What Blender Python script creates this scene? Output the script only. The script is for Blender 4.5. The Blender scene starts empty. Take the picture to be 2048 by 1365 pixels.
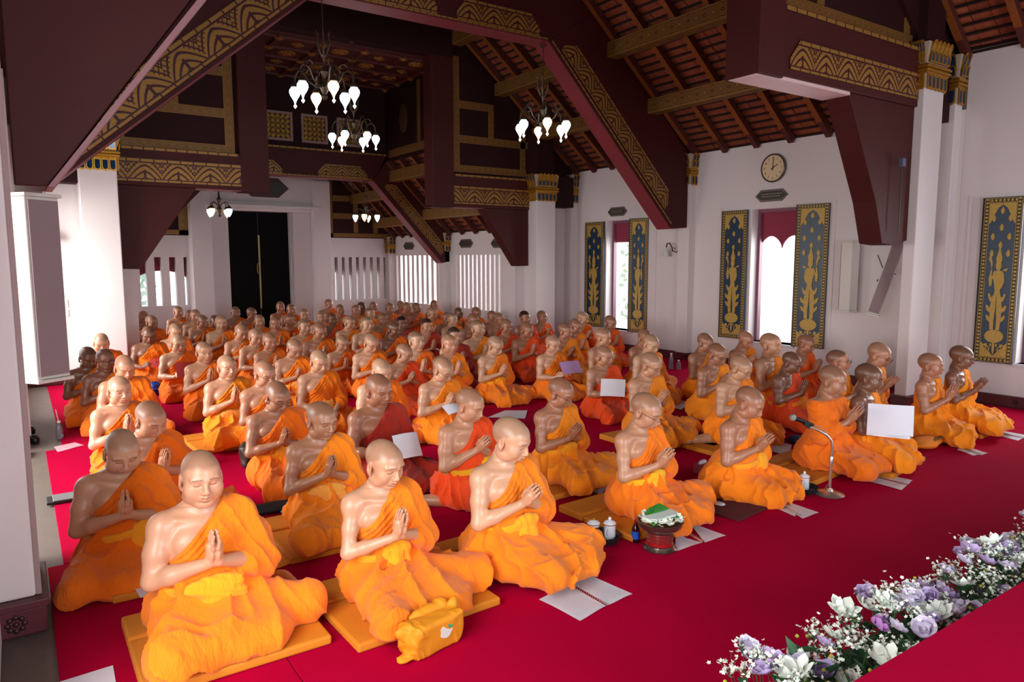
import bpy, bmesh, math, random
import numpy as np
from mathutils import Vector, Matrix, Euler

# ---------------------------------------------------------------- camera, world, lights, exposure
sc = bpy.context.scene
cam_data = bpy.data.cameras.new('camera'); cam = bpy.data.objects.new('camera', cam_data)
sc.collection.objects.link(cam); sc.camera = cam
def _camera():
    yaw, pitch, roll = -0.60046977, 0.112983453, 0.00141
    cy, sy = math.cos(yaw), math.sin(yaw)
    f = Vector((-sy*math.cos(pitch), cy*math.cos(pitch), -math.sin(pitch))); r = Vector((cy, sy, 0)); d = f.cross(r)
    c, s = math.cos(roll), math.sin(roll); R = r*c+d*s; D = d*c-r*s
    M = Matrix((R, -D, -f)).transposed().to_4x4(); M.translation = (0, 0, 1.8)
    cam.matrix_world = M
_camera()
cam_data.sensor_width = 36; cam_data.lens = 1441.09/2048*36; cam_data.clip_start = .05; cam_data.clip_end = 300
sc.view_settings.view_transform = 'Standard'; sc.view_settings.look = 'None'; sc.view_settings.gamma = 1
sc.view_settings.use_curve_mapping = False; sc.view_settings.exposure = 1.0
sc.cycles.max_bounces = 7; sc.cycles.diffuse_bounces = 4; sc.cycles.glossy_bounces = 3; sc.cycles.transmission_bounces = 5
sc.cycles.transparent_max_bounces = 6; sc.cycles.sample_clamp_indirect = 6; sc.cycles.caustics_reflective = False; sc.cycles.caustics_refractive = False
wd = bpy.data.worlds.new('overcast sky'); sc.world = wd; wd.use_nodes = True
_t = wd.node_tree; _bg = _t.nodes['Background']; _tc = _t.nodes.new('ShaderNodeTexCoord'); _sx = _t.nodes.new('ShaderNodeSeparateXYZ')
_cr = _t.nodes.new('ShaderNodeValToRGB'); _t.links.new(_tc.outputs['Generated'], _sx.inputs[0]); _t.links.new(_sx.outputs[2], _cr.inputs[0])
_cr.color_ramp.elements[0].position = .0; _cr.color_ramp.elements[0].color = (.80, .84, .86, 1)
_cr.color_ramp.elements[1].position = .5; _cr.color_ramp.elements[1].color = (.86, .93, 1., 1)
_t.links.new(_cr.outputs[0], _bg.inputs[0]); _bg.inputs[1].default_value = 1.1

def area_light(name, loc, target, sx, sy, power, color=(1, 1, 1)):
    l = bpy.data.lights.new(name, 'AREA'); l.shape = 'RECTANGLE'; l.size = sx; l.size_y = sy; l.energy = power; l.color = color
    o = bpy.data.objects.new(name, l); bpy.context.scene.collection.objects.link(o); o.location = loc
    o.rotation_euler = (Vector(target)-Vector(loc)).to_track_quat('-Z', 'Y').to_euler(); return o
# daylight entering the real openings of the hall
area_light('daylight_left_front_door', (-1.6, 1.2, 2.3), (3.2, 5.2, .5), 2.6, 2.6, 112, (1, .97, .92))
area_light('daylight_left_mid_door', (-3.6, 6.4, 2.9), (4.5, 7.8, .3), 3.0, 3.0, 330, (1, .97, .93))
area_light('daylight_left_window', (-1.3, 10.8, 2.1), (4.5, 11.3, .5), 1.8, 2.2, 95, (1, .98, .95))
area_light('daylight_front_doors', (2.4, -3.0, 2.0), (2.0, 6, .8), 2.4, 2.6, 150, (.86, .93, 1))
area_light('daylight_front_doors', (7.6, -3.0, 2.0), (6.5, 6, .8), 2.4, 2.6, 90, (.86, .93, 1))
for _y in (3.2, 7.2, 10.7):
    area_light('daylight_right_window', (10.9, _y, 1.9), (5, _y, .4), 1.0, 2.0, 38, (.95, .97, 1))
area_light('daylight_right_slats', (9.6, 15.3, 1.5), (5.5, 14.8, .6), 5.0, 1.4, 300, (.98, .98, 1))
area_light('daylight_left_slats', (.4, 15.3, 1.5), (4.5, 14.8, .6), 5.0, 1.4, 250, (1, .98, .95))
# ---------------------------------------------------------------- helpers
COL = bpy.context.scene.collection
PI = math.pi
rnd = random.Random(7)

def srgb(h):
    h = h.lstrip('#'); c = [int(h[i:i+2], 16)/255 for i in (0, 2, 4)]
    return tuple((x/12.92 if x <= .04045 else ((x+.055)/1.055)**2.4) for x in c) + (1,)

class NT:
    """tiny node-tree helper"""
    def __init__(s, name):
        s.m = bpy.data.materials.new(name); s.m.use_nodes = True
        s.t = s.m.node_tree; s.b = s.t.nodes['Principled BSDF']
    def n(s, typ, **kw):
        o = s.t.nodes.new(typ)
        for k, v in kw.items():
            if k in o.inputs.keys() if isinstance(k, str) else False: o.inputs[k].default_value = v
            else: setattr(o, k, v)
        return o
    def l(s, a, b): s.t.links.new(a, b)
    def math(s, op, a, b=None, c=None):
        o = s.t.nodes.new('ShaderNodeMath'); o.operation = op
        for i, v in enumerate((a, b, c)):
            if v is None: continue
            if hasattr(v, 'default_value') or hasattr(v, 'is_output'): s.l(v, o.inputs[i])
            else: o.inputs[i].default_value = v
        return o.outputs[0]
    def mix(s, f, a, b, mode='MIX'):
        o = s.t.nodes.new('ShaderNodeMix'); o.data_type = 'RGBA'; o.blend_type = mode
        for i, v in ((0, f), (6, a), (7, b)):
            if hasattr(v, 'is_output'): s.l(v, o.inputs[i])
            else: o.inputs[i].default_value = v
        return o.outputs[2]
    def noise(s, scale, vec=None, detail=3, rough=.5):
        o = s.t.nodes.new('ShaderNodeTexNoise'); o.inputs['Scale'].default_value = scale
        o.inputs['Detail'].default_value = detail; o.inputs['Roughness'].default_value = rough
        if vec is not None: s.l(vec, o.inputs['Vector'])
        return o
    def coord(s, k='Object'):
        return s.n('ShaderNodeTexCoord').outputs[k]
    def mapping(s, vec, scale=(1, 1, 1), loc=(0, 0, 0), rot=(0, 0, 0)):
        o = s.n('ShaderNodeMapping'); o.inputs['Scale'].default_value = scale
        o.inputs['Location'].default_value = loc; o.inputs['Rotation'].default_value = rot
        s.l(vec, o.inputs['Vector']); return o.outputs[0]
    def bump(s, h, strength=.3, dist=.01):
        o = s.n('ShaderNodeBump'); o.inputs['Strength'].default_value = strength
        o.inputs['Distance'].default_value = dist
        s.l(h, o.inputs['Height']); s.l(o.outputs[0], s.b.inputs['Normal']); return o
    def set(s, color=None, rough=.5, metal=0., spec=.5, **kw):
        b = s.b
        if color is not None:
            if hasattr(color, 'is_output'): s.l(color, b.inputs['Base Color'])
            else: b.inputs['Base Color'].default_value = color
        for k, v in (('Roughness', rough), ('Metallic', metal)):
            if hasattr(v, 'is_output'): s.l(v, b.inputs[k])
            else: b.inputs[k].default_value = v
        b.inputs['Specular IOR Level'].default_value = spec
        for k, v in kw.items():
            k = k.replace('_', ' ')
            if hasattr(v, 'is_output'): s.l(v, b.inputs[k])
            else: b.inputs[k].default_value = v
        return s.m

_mats = {}
def mat(name, color, rough=.55, metal=0., var=.12, scale=6., bump=0., bscale=60., spec=.5, **kw):
    """procedural paint/cloth: colour with soft noise variation and fine relief"""
    if name in _mats: return _mats[name]
    t = NT(name); c = srgb(color) if isinstance(color, str) else color
    co = t.coord('Object'); n = t.noise(scale, co, 4)
    dk = tuple(x*(1-var) for x in c[:3])+(1,); lt = tuple(min(1, x*(1+var*.6)) for x in c[:3])+(1,)
    col = t.mix(n.outputs['Fac'], dk, lt)
    if bump:
        b = t.noise(bscale, co, 3); t.bump(b.outputs['Fac'], bump, .004)
    m = t.set(col, rough, metal, spec, **kw); _mats[name] = m; return m

def emit_mat(name, color, strength):
    if name in _mats: return _mats[name]
    t = NT(name); c = srgb(color); n = t.noise(9, t.coord('Object'), 2)
    col = t.mix(n.outputs['Fac'], tuple(x*.85 for x in c[:3])+(1,), c)
    m = t.set(c, .3); t.l(col, t.b.inputs['Emission Color']); t.b.inputs['Emission Strength'].default_value = strength
    _mats[name] = m; return m

class MB:
    """mesh collector"""
    def __init__(s): s.v = []; s.f = []; s.uv = []; s.mi = []; s.cur = 0
    def face(s, idx, uv=None):
        s.f.append(tuple(idx)); s.uv.append(uv); s.mi.append(s.cur)
    def quad(s, a, b, c, d, uv=None):
        i = len(s.v); s.v += [tuple(a), tuple(b), tuple(c), tuple(d)]; s.face((i, i+1, i+2, i+3), uv); return s
    def box(s, x0, x1, y0, y1, z0, z1):
        return s.hexa([(x0,y0,z0),(x1,y0,z0),(x1,y1,z0),(x0,y1,z0),(x0,y0,z1),(x1,y0,z1),(x1,y1,z1),(x0,y1,z1)])
    def hexa(s, p):
        i = len(s.v); s.v += [tuple(q) for q in p]
        for q in ((3,2,1,0),(4,5,6,7),(0,1,5,4),(1,2,6,5),(2,3,7,6),(3,0,4,7)): s.face([i+k for k in q])
        return s
    def prism(s, poly, axis, a, b):
        """poly: list of 2-D points; axis 0/1/2 = extrusion axis from a to b"""
        n = len(poly)
        def mk(p, t):
            if axis == 0: return (t, p[0], p[1])
            if axis == 1: return (p[0], t, p[1])
            return (p[0], p[1], t)
        ar = sum(poly[k][0]*poly[(k+1) % n][1]-poly[(k+1) % n][0]*poly[k][1] for k in range(n))
        flip = (ar < 0) ^ (axis == 1) ^ (b < a)
        i = len(s.v); s.v += [mk(p, a) for p in poly]+[mk(p, b) for p in poly]
        lo = list(range(i, i+n)); hi = list(range(i+n, i+2*n))
        if flip: s.face(lo); s.face(hi[::-1])
        else: s.face(lo[::-1]); s.face(hi)
        for k in range(n):
            q = [i+k, i+(k+1) % n, i+n+(k+1) % n, i+n+k]
            s.face(q[::-1] if flip else q)
        return s
    def beam(s, p, q, w, h, up=(0, 0, 1)):
        """box from p to q, section w (sideways) x h (along up)"""
        p = Vector(p); q = Vector(q); d = (q-p).normalized(); u = Vector(up)
        sd = d.cross(u).normalized(); u = sd.cross(d).normalized()
        c = []
        for b in (p, q):
            pass
        A = [p - sd*w/2 - u*h/2, p + sd*w/2 - u*h/2, q + sd*w/2 - u*h/2, q - sd*w/2 - u*h/2]
        B = [x + u*h for x in A]
        return s.hexa(A+B)
    def lathe(s, prof, seg=16, c=(0, 0, 0), M=None):
        """prof: list of (r,z)"""
        i = len(s.v); m = len(prof)
        for k in range(seg):
            a = 2*PI*k/seg
            for r, z in prof:
                p = Vector((r*math.cos(a), r*math.sin(a), z))
                if M is not None: p = M @ p
                s.v.append((p.x+c[0], p.y+c[1], p.z+c[2]))
        for k in range(seg):
            k2 = (k+1) % seg
            for j in range(m-1):
                s.face((i+k*m+j, i+k2*m+j, i+k2*m+j+1, i+k*m+j+1), ((k/seg, j/(m-1)), ((k+1)/seg, j/(m-1)), ((k+1)/seg, (j+1)/(m-1)), (k/seg, (j+1)/(m-1))))
        if prof[0][0] > 1e-6: s.face([i+k*m for k in range(seg)][::-1])
        if prof[-1][0] > 1e-6: s.face([i+k*m+m-1 for k in range(seg)])
        return s
    def tube(s, pts, r, seg=8, close=False):
        pts = [Vector(p) for p in pts]; n = len(pts); rr = r if isinstance(r, (list, tuple)) else [r]*n
        i = len(s.v); up = Vector((0, 0, 1)); prev = None
        for k, p in enumerate(pts):
            if close: d = pts[(k+1) % n]-pts[k-1]
            else: d = pts[min(k+1, n-1)]-pts[max(k-1, 0)]
            d.normalize()
            a = prev if prev is not None else (Vector((1, 0, 0)) if abs(d.z) > .9 else up)
            x = a - d*a.dot(d)
            if x.length < 1e-4: x = Vector((0, 1, 0)) - d*d.y
            x.normalize(); y = d.cross(x); prev = x
            for j in range(seg):
                t = 2*PI*j/seg; s.v.append(tuple(p + (x*math.cos(t)+y*math.sin(t))*rr[k]))
        for k in range(n if close else n-1):
            k2 = (k+1) % n
            for j in range(seg):
                j2 = (j+1) % seg
                s.face((i+k*seg+j, i+k*seg+j2, i+k2*seg+j2, i+k2*seg+j))
        if not close:
            s.face([i+j for j in range(seg)][::-1]); s.face([i+(n-1)*seg+j for j in range(seg)])
        return s
    def ball(s, c, r, seg=10, rings=6, sq=(1, 1, 1)):
        prof = [(math.sin(PI*k/rings)*1.0, -math.cos(PI*k/rings)) for k in range(rings+1)]
        prof[0] = (0, -1); prof[-1] = (0, 1)
        M = Matrix.Diagonal((r*sq[0], r*sq[1], r*sq[2]))
        return s.lathe(prof, seg, c, M)
    def mesh(s, name, smooth=False):
        me = bpy.data.meshes.new(name); me.from_pydata(s.v, [], s.f)
        if any(u for u in s.uv):
            l = me.uv_layers.new(name='UVMap'); k = 0
            for f, u in zip(s.f, s.uv):
                for j in range(len(f)):
                    if u: l.data[k].uv = u[j]
                    k += 1
        if any(s.mi): me.polygons.foreach_set('material_index', s.mi)
        if smooth:
            me.polygons.foreach_set('use_smooth', [True]*len(me.polygons))
        me.update(); return me
    def build(s, name, m, parent=None, smooth=False, bevel=0, loc=None):
        me = s.mesh(name, smooth)
        for x in (m if isinstance(m, (list, tuple)) else [m]): me.materials.append(x)
        if smooth == 'auto':
            pass
        o = bpy.data.objects.new(name, me); COL.objects.link(o)
        if parent is not None: o.parent = parent
        if loc is not None: o.location = loc
        if bevel:
            b = o.modifiers.new('bevel', 'BEVEL'); b.width = bevel; b.segments = 2; b.limit_method = 'ANGLE'; b.angle_limit = .7
        if smooth and smooth != 'plain':
            try: me.set_sharp_from_angle(angle=.7)
            except Exception: pass
        return o

def tag(o, label=None, cat=None, group=None, kind=None):
    if label: o['label'] = label
    if cat: o['category'] = cat
    if group: o['group'] = group
    if kind: o['kind'] = kind
    return o
def empty(name, loc=(0, 0, 0), rz=0, label=None, cat=None, group=None, kind=None):
    o = bpy.data.objects.new(name, None); COL.objects.link(o); o.location = loc; o.rotation_euler = (0, 0, rz)
    o.empty_display_size = .1
    return tag(o, label, cat, group, kind)
def copy_tree(o, parent=None):
    c = o.copy(); COL.objects.link(c); c.parent = parent
    for ch in list(o.children): copy_tree(ch, c)
    return c
def inst(me, name, parent, loc=(0, 0, 0), rot=(0, 0, 0), sc=(1, 1, 1)):
    o = bpy.data.objects.new(name, me); COL.objects.link(o); o.parent = parent
    o.location = loc; o.rotation_euler = rot; o.scale = sc; return o

# pixel -> world through the camera model (2048x1365 frame)
F_PX = 1441.09; CAM = Vector((0, 0, 1.8))
def _cam():
    yaw, pitch, roll = -0.60046977, 0.112983453, 0.00141
    cy, sy = math.cos(yaw), math.sin(yaw)
    f = Vector((-sy*math.cos(pitch), cy*math.cos(pitch), -math.sin(pitch))); r = Vector((cy, sy, 0)); d = f.cross(r)
    c, s = math.cos(roll), math.sin(roll)
    return r*c+d*s, d*c-r*s, f
_R, _D, _F = _cam()
def at(x, y, Z=None, X=None, Y=None):
    d = _R*((x-1024)/F_PX)+_D*((y-682.5)/F_PX)+_F
    t = (Z-CAM.z)/d.z if Z is not None else X/d.x if X is not None else Y/d.y
    return CAM + d*t
# ---------------------------------------------------------------- materials of the building
def wall_mat(name, c):
    t = NT(name); co = t.coord('Object'); n = t.noise(1.3, co, 4); n2 = t.noise(35, co, 3)
    col = t.mix(n.outputs['Fac'], tuple(x*.93 for x in srgb(c)[:3])+(1,), srgb(c)); t.bump(n2.outputs['Fac'], .05, .004)
    return t.set(col, .7, 0, .3)
WALL = wall_mat('white_wall_paint', '#d9d0cf')
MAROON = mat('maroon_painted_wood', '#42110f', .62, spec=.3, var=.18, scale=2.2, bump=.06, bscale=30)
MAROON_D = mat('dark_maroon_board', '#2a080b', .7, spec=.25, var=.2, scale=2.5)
TRIMP = mat('lit_maroon_underside', '#7c3038', .42, var=.08, scale=3)  # light caught by the beam soffits, put into a paler maroon
def carpet_mat():
    t = NT('red_carpet'); co = t.coord('Object'); n = t.noise(1.1, t.mapping(co, (1, .35, 1)), 5, .65); f = t.noise(500, co, 2); s = t.noise(18, t.mapping(co, (.25, 2, 1)), 3)
    a = t.mix(n.outputs['Fac'], srgb('#9a002a'), srgb('#c0003a')); a = t.mix(t.math('MULTIPLY', s.outputs['Fac'], .35), a, srgb('#a60030'))
    h = t.math('ADD', f.outputs['Fac'], t.math('MULTIPLY', s.outputs['Fac'], .5)); t.bump(h, .5, .004)
    return t.set(a, .95, 0, .04)
CARPET = carpet_mat()
STONE = mat('grey_stone_floor', '#6a5e55', .6, var=.25, scale=9)
GOLD = mat('gilded_moulding', '#c08a2c', .34, .75, var=.2, scale=22, bump=.15, bscale=90)
GOLDP = mat('gold_leaf_paint', '#b98e3e', .45, .35, var=.3, scale=45)
def gold_pattern(name, kind, gold='#ab7f3a', dark='#3f1013'):
    """gold leaf stencil on maroon lacquer, driven by the strip's UV (u in strip heights, v across)"""
    t = NT(name); uv = t.n('ShaderNodeTexCoord').outputs['UV']; s = t.n('ShaderNodeSeparateXYZ'); t.l(uv, s.inputs[0]); u, v = s.outputs[0], s.outputs[1]
    M = t.math
    if kind == 'lotus':
        x = M('MULTIPLY', M('ABSOLUTE', M('SUBTRACT', M('FRACT', u), .5)), 2.)
        f = M('ADD', v, M('MULTIPLY', M('POWER', x, 1.6), .62)); fr = M('FRACT', M('MULTIPLY', f, 3.6)); line = M('LESS_THAN', M('ABSOLUTE', M('SUBTRACT', fr, .5)), .17)
        sp = M('LESS_THAN', M('ABSOLUTE', M('SUBTRACT', M('FRACT', M('MULTIPLY', M('SUBTRACT', v, M('MULTIPLY', x, .9)), 4.2)), .5)), .13); inner = M('LESS_THAN', f, .66)
        line = M('MAXIMUM', M('MULTIPLY', line, M('SUBTRACT', 1., M('MULTIPLY', inner, .0))), M('MULTIPLY', sp, M('GREATER_THAN', f, .86)))
        line = M('MAXIMUM', line, M('MULTIPLY', M('LESS_THAN', x, .07), M('LESS_THAN', v, .5)))
        bar = M('GREATER_THAN', v, .84); gap = M('LESS_THAN', M('FRACT', M('MULTIPLY', u, 2.5)), .10)
        edge = M('MULTIPLY', M('GREATER_THAN', v, .79), M('LESS_THAN', v, .85)); edge2 = M('GREATER_THAN', v, .965)
        low = M('LESS_THAN', v, .10); lowe = M('MULTIPLY', M('GREATER_THAN', v, .08), M('LESS_THAN', v, .13))
        nb = M('SUBTRACT', 1., M('MAXIMUM', bar, low)); line = M('MULTIPLY', line, nb)
        d = M('MAXIMUM', line, M('MAXIMUM', edge, edge2)); d = M('MAXIMUM', d, M('MULTIPLY', M('MAXIMUM', bar, low), gap)); d = M('MAXIMUM', d, lowe)
    elif kind == 'dash':
        d = M('LESS_THAN', M('FRACT', M('MULTIPLY', u, .3)), .12)
        d = M('MAXIMUM', d, M('GREATER_THAN', M('ABSOLUTE', M('SUBTRACT', v, .5)), .40))
    else:
        k = 1.0
        F = M('ADD', M('COSINE', M('MULTIPLY', u, 2*PI)), M('COSINE', M('MULTIPLY', v, 2*PI)))
        fr = M('FRACT', M('MULTIPLY', F, 1.9)); d = M('LESS_THAN', M('ABSOLUTE', M('SUBTRACT', fr, .5)), .22)
        e = M('GREATER_THAN', M('ABSOLUTE', M('SUBTRACT', v, .5)), .43); d = M('MULTIPLY', d, M('SUBTRACT', 1., e))
        e2 = M('MULTIPLY', M('GREATER_THAN', M('ABSOLUTE', M('SUBTRACT', v, .5)), .40), M('SUBTRACT', 1., e)); d = M('MAXIMUM', d, e2)
    n = t.noise(40, t.coord('Object'), 3); g = t.mix(n.outputs['Fac'], tuple(x*.62 for x in srgb(gold)[:3])+(1,), srgb(gold))
    col = t.mix(d, g, srgb(dark)); nm = M('MULTIPLY', M('SUBTRACT', 1., d), .35)
    return t.set(col, .5, nm, .4)
LOTUS = gold_pattern('gold_lotus_band', 'lotus'); LATT = gold_pattern('gold_lattice_strip', 'lattice'); DASH = gold_pattern('gold_dash_line', 'dash')
LATT_O = gold_pattern('gold_red_rafter_pattern', 'lattice', '#b8702e', '#5a1a08')

def strip(p, q, h, up, nrm, m, parent, name='gold_band', d=.015, c0=0, c1=0, rep=None):
    """thin relief board from p to q (lower edge), height h along up, standing d proud along nrm; c0/c1 chamfer its upper ends"""
    p, q, up, nrm = Vector(p), Vector(q), Vector(up).normalized(), Vector(nrm).normalized()
    L = (q-p).length; dr = (q-p)/L; rep = rep or (h*1.35 if m is LOTUS else h)
    pts = [(0, 0), (L, 0), (L, h*.35 if c1 else h)] + ([(L-c1, h)] if c1 else []) + ([(c0, h)] if c0 else []) + [(0, h*.35 if c0 else h)]
    b = MB(); n = len(pts)
    fr = [p+dr*a+up*z+nrm*d for a, z in pts]; bk = [p+dr*a+up*z-nrm*.002 for a, z in pts]
    b.v = [tuple(x) for x in fr+bk]; uv = [(a/rep, z/h) for a, z in pts]
    fl = dr.cross(up).dot(nrm) < 0
    ids = list(range(n)); b.face(ids[::-1] if fl else ids, uv[::-1] if fl else uv)
    for k in range(n):
        k2 = (k+1) % n; f = (k, n+k, n+k2, k2); b.face(f[::-1] if fl else f, [(0, .01)]*4)
    return b.build(name, m, parent)

def S(name, mb, m, kind='structure', parent=None, **kw):
    o = mb.build(name, m, parent, **kw)
    if parent is None: o['kind'] = kind
    return o

XL, XR, XL2, XR2, YT1, YT15, YT2, YT25, YB = .03, 9.95, 1.5, 8.5, 4.6, 8.85, 12.1, 15.0, 18.2
Y0 = -2.6
# ---------------------------------------------------------------- floor and walls
b = MB(); b.box(-2.2, 10.4, Y0, YB+.6, -.25, -.012); S('floor', b, STONE)
# carpet lengths, laid side by side (seams show)
cp = []
_lay = [(.02, 9.86, Y0+.2, 1.4), (.02, .9, 1.404, 3.15), (.904, 9.86, 1.404, 3.15), (.04, 9.86, 3.156, 4.9), (.12, 5.2, 4.904, 8.0), (5.204, 9.86, 4.904, 8.0), (.26, 9.86, 8.004, 12.2), (1.65, 8.4, 12.204, 18.1)]
for k, (a, c, y0, y1) in enumerate(_lay):
    b = MB(); b.box(a, c, y0, y1, -.012, -.001 if k % 2 else 0); o = b.build('red_carpet', CARPET, bevel=.003)
    tag(o, ['red carpet length under the altar platform and flower trough', 'short red carpet piece nearest the left pillar', 'wide bare red carpet in front of the first row of monks', 'red carpet length under the front row of monks', 'red carpet length between the left pillar and the middle of the hall', 'red carpet length below the clock wall', 'red carpet length across the hall at the brown roof frame', 'red carpet length in front of the dark back door'][k], 'carpet', 'red carpets on the hall floor')

def wall_with_holes(name, axis, pos, thick, a0, a1, z0, z1, holes):
    """vertical wall in plane axis=pos; holes = [(a,b,zlo,zhi)]"""
    b = MB(); holes = sorted(holes); cur = a0
    def bx(s, e, lo, hi):
        if e-s < 1e-4 or hi-lo < 1e-4: return
        if axis == 0: b.box(pos, pos+thick, s, e, lo, hi)
        else: b.box(s, e, pos, pos+thick, lo, hi)
    for (h0, h1, lo, hi) in holes:
        bx(cur, h0, z0, z1); bx(h0, h1, z0, lo); bx(h0, h1, hi, z1); cur = h1
    bx(cur, a1, z0, z1); return S(name, b, WALL)
wall_with_holes('wall_right', 0, XR, .35, YT1-.15, 12.5, 0, 3.66, [(6.75, 7.60, .45, 2.60), (10.34, 11.12, .38, 2.57)])
wall_with_holes('wall_right_front', 0, XR, .35, Y0, YT1-.152, 0, 4.36, [(2.75, 3.70, .53, 2.52)])
wall_with_holes('wall_left', 0, -.17, -.35, 4.5, 12.5, 0, 3.66, [(5.15, 8.1, 0, 2.45), (9.9, 11.7, .4, 2.55)])
wall_with_holes('wall_left_front', 0, -.17, -.35, Y0, 4.1, 0, 4.36, [(.3, 2.9, 0, 2.7)])
RS0, RS1 = (12.75, 14.75, .68, 1.90), (15.55, 17.95, .68, 1.90)
wall_with_holes('wall_right_rear', 0, XR2, .3, YT2+.2, YB+.3, 0, 2.42, [RS0, RS1])
wall_with_holes('wall_left_rear', 0, XL2, -.3, YT2+.2, YB+.3, 0, 2.42, [RS0, RS1])
wall_with_holes('wall_back', 1, YB, .3, 1.2, 8.8, 0, 3.6, [(1.75, 3.3, .74, 1.86), (4.22, 5.72, 0, 3.02), (6.72, 8.3, .74, 1.86)])
b = MB(); b.box(XR2+.305, XR+.35, 12.302, 12.6, 0, 3.66); S('wall_return_right', b, WALL)
b = MB(); b.box(-.5, XL2-.305, 12.302, 12.6, 0, 3.66); S('wall_return_left', b, WALL)
# window bars of the rear bays: each upright is a part of its window
def barred(name, axis, pos, th, a0, a1, z0, z1, n, wbar):
    e = empty(name, kind='structure'); pitch = (a1-a0)/n; b = MB()
    if axis == 0: b.box(min(0, th), max(0, th), -wbar/2, wbar/2, z0, z1)
    else: b.box(-wbar/2, wbar/2, min(0, th), max(0, th), z0, z1)
    me = b.mesh('window_bar'); me.materials.append(WALL)
    for k in range(n):
        a = a0+pitch*(k+.5) if axis else a0+pitch*(k+.5)
        inst(me, 'window_bar', e, (pos, a, 0) if axis == 0 else (a, pos, 0))
    s = MB()
    if axis == 0:
        x0, x1 = (pos-.05, pos+.1) if th > 0 else (pos-.1, pos+.05); s.box(x0, x1, a0-.12, a1+.12, z0-.07, z0-.002)
    else: s.box(a0-.12, a1+.12, pos-.05, pos+.1, z0-.07, z0-.002)
    s.build('window_sill', WALL, e); return e
barred('window_1', 0, XR2+.03, .2, *RS0, 11, .115); barred('window_2', 0, XR2+.03, .2, *RS1, 9, .14)
barred('window_3', 0, XL2-.03, -.2, *RS0, 9, .13); barred('window_4', 0, XL2-.03, -.2, *RS1, 9, .13)
barred('window_5', 1, YB+.03, .2, 1.75, 3.3, .74, 1.86, 5, .17); barred('window_6', 1, YB+.03, .2, 6.72, 8.3, .74, 1.86, 8, .115)
VAL = mat('maroon_valance_cloth', '#8c2f45', .85, var=.12, scale=8, bump=.2, bscale=20)
def valance(x0, x1, y, z, drop, n, group, label, axis=1):
    pts = [(x0, z), (x1, z)]; N = 48
    low = [(x1+(x0-x1)*k/N, z-drop*(1-.32*abs(math.sin(PI*n*k/N))**.6)) for k in range(N+1)]
    b = MB(); b.prism(pts+low, 1 if axis else 0, y, y+.02) if axis else b.prism([(p[0], p[1]) for p in pts+low], 0, y, y+.02)
    o = b.build('window_valance', VAL); tag(o, label, 'valance', group); return o
valance(1.75, 3.3, YB+.24, 1.90, .52, 1.5, None, 'maroon scalloped valance behind the bars left of the dark back door')
valance(6.72, 8.3, YB+.24, 1.90, .60, 1.5, None, 'maroon scalloped valance behind the bars right of the dark back door')
valance(6.76, 7.59, XR+.22, 2.59, .62, 2, None, 'plum scalloped valance in the window under the clock', axis=0)
valance(10.35, 11.11, XR+.22, 2.56, .42, 0, None, 'plain plum valance in the window left of the clock wall', axis=0)
# jambs and sills of the tall windows
FRAME = mat('plum_window_frame', '#77485c', .5, var=.1); SILLM = mat('pale_window_sill', '#c9c5cc', .5, var=.05)
for k, (y0, y1, z0, z1) in enumerate(((6.75, 7.60, .45, 2.60), (10.34, 11.12, .38, 2.57), (2.75, 3.70, .53, 2.52))):
    e = empty('window_%d' % (7+k), kind='structure')
    for a, c in ((y0, y0+.05), (y1-.05, y1)): MB().box(XR+.16, XR+.24, a, c, z0, z1).build('window_jamb', FRAME, e)
    MB().box(XR+.16, XR+.24, y0+.05, y1-.05, z1-.05, z1).build('window_head', FRAME, e)
    MB().box(XR-.03, XR+.3, y0-.02, y1+.02, z0-.04, z0).build('window_sill', SILLM, e)
    # the shallow niche outline round the shutters
    for a, c in ((y0-.62, y0-.58), (y1+.60, y1+.64)): MB().box(XR-.012, XR-.001, a, c, z0-.02, z1+.06).build('window_niche_edge', WALL, e)
# back door
DOORM = mat('black_lacquer_door', '#060505', .75, var=.3, scale=3, spec=.15); BRASS = mat('dull_brass', '#8c7a55', .35, .8, var=.2)
e = empty('door_1', kind='structure')
for a, c in ((4.23, 4.965), (4.975, 5.71)): MB().box(a, c, YB+.1, YB+.16, 0, 3.01).build('door_leaf', DOORM, e, bevel=.01)
b = MB(); b.tube([(4.93, YB+.06, 1.72), (4.90, YB+.04, 1.66), (4.90, YB+.04, 1.5), (4.93, YB+.06, 1.44)], .012, 6); b.box(4.95, 4.99, YB+.07, YB+.1, .6, 2.4); b.build('door_handle', BRASS, e)
# gate piers round the back door
def pier(x0, x1, y0, name='wall_gate_pier'):
    b = MB(); b.box(x0, x1, y0, YB, 0, 3.75); return S(name, b, WALL, bevel=.01)
pier(3.34, 3.78, 17.75); pier(6.18, 6.62, 17.75)
b = MB(); b.box(3.78, 4.2, 17.98, YB, 0, 3.2); S('trim_1', b, WALL, bevel=.01); b = MB(); b.box(5.74, 6.18, 17.98, YB, 0, 3.2); S('trim_2', b, WALL, bevel=.01)
b = MB(); b.box(3.66, 6.3, 17.72, 17.98, 3.02, 3.1); b.box(3.72, 6.24, 17.78, 17.98, 3.1, 3.17); b.box(3.78, 6.18, 17.9, YB, 2.96, 3.02); S('trim_3', b, WALL, bevel=.008)
b = MB(); b.box(3.34, 6.62, 17.86, YB+.3, 3.175, 4.4); S('wall_above_door', b, WALL)
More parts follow.
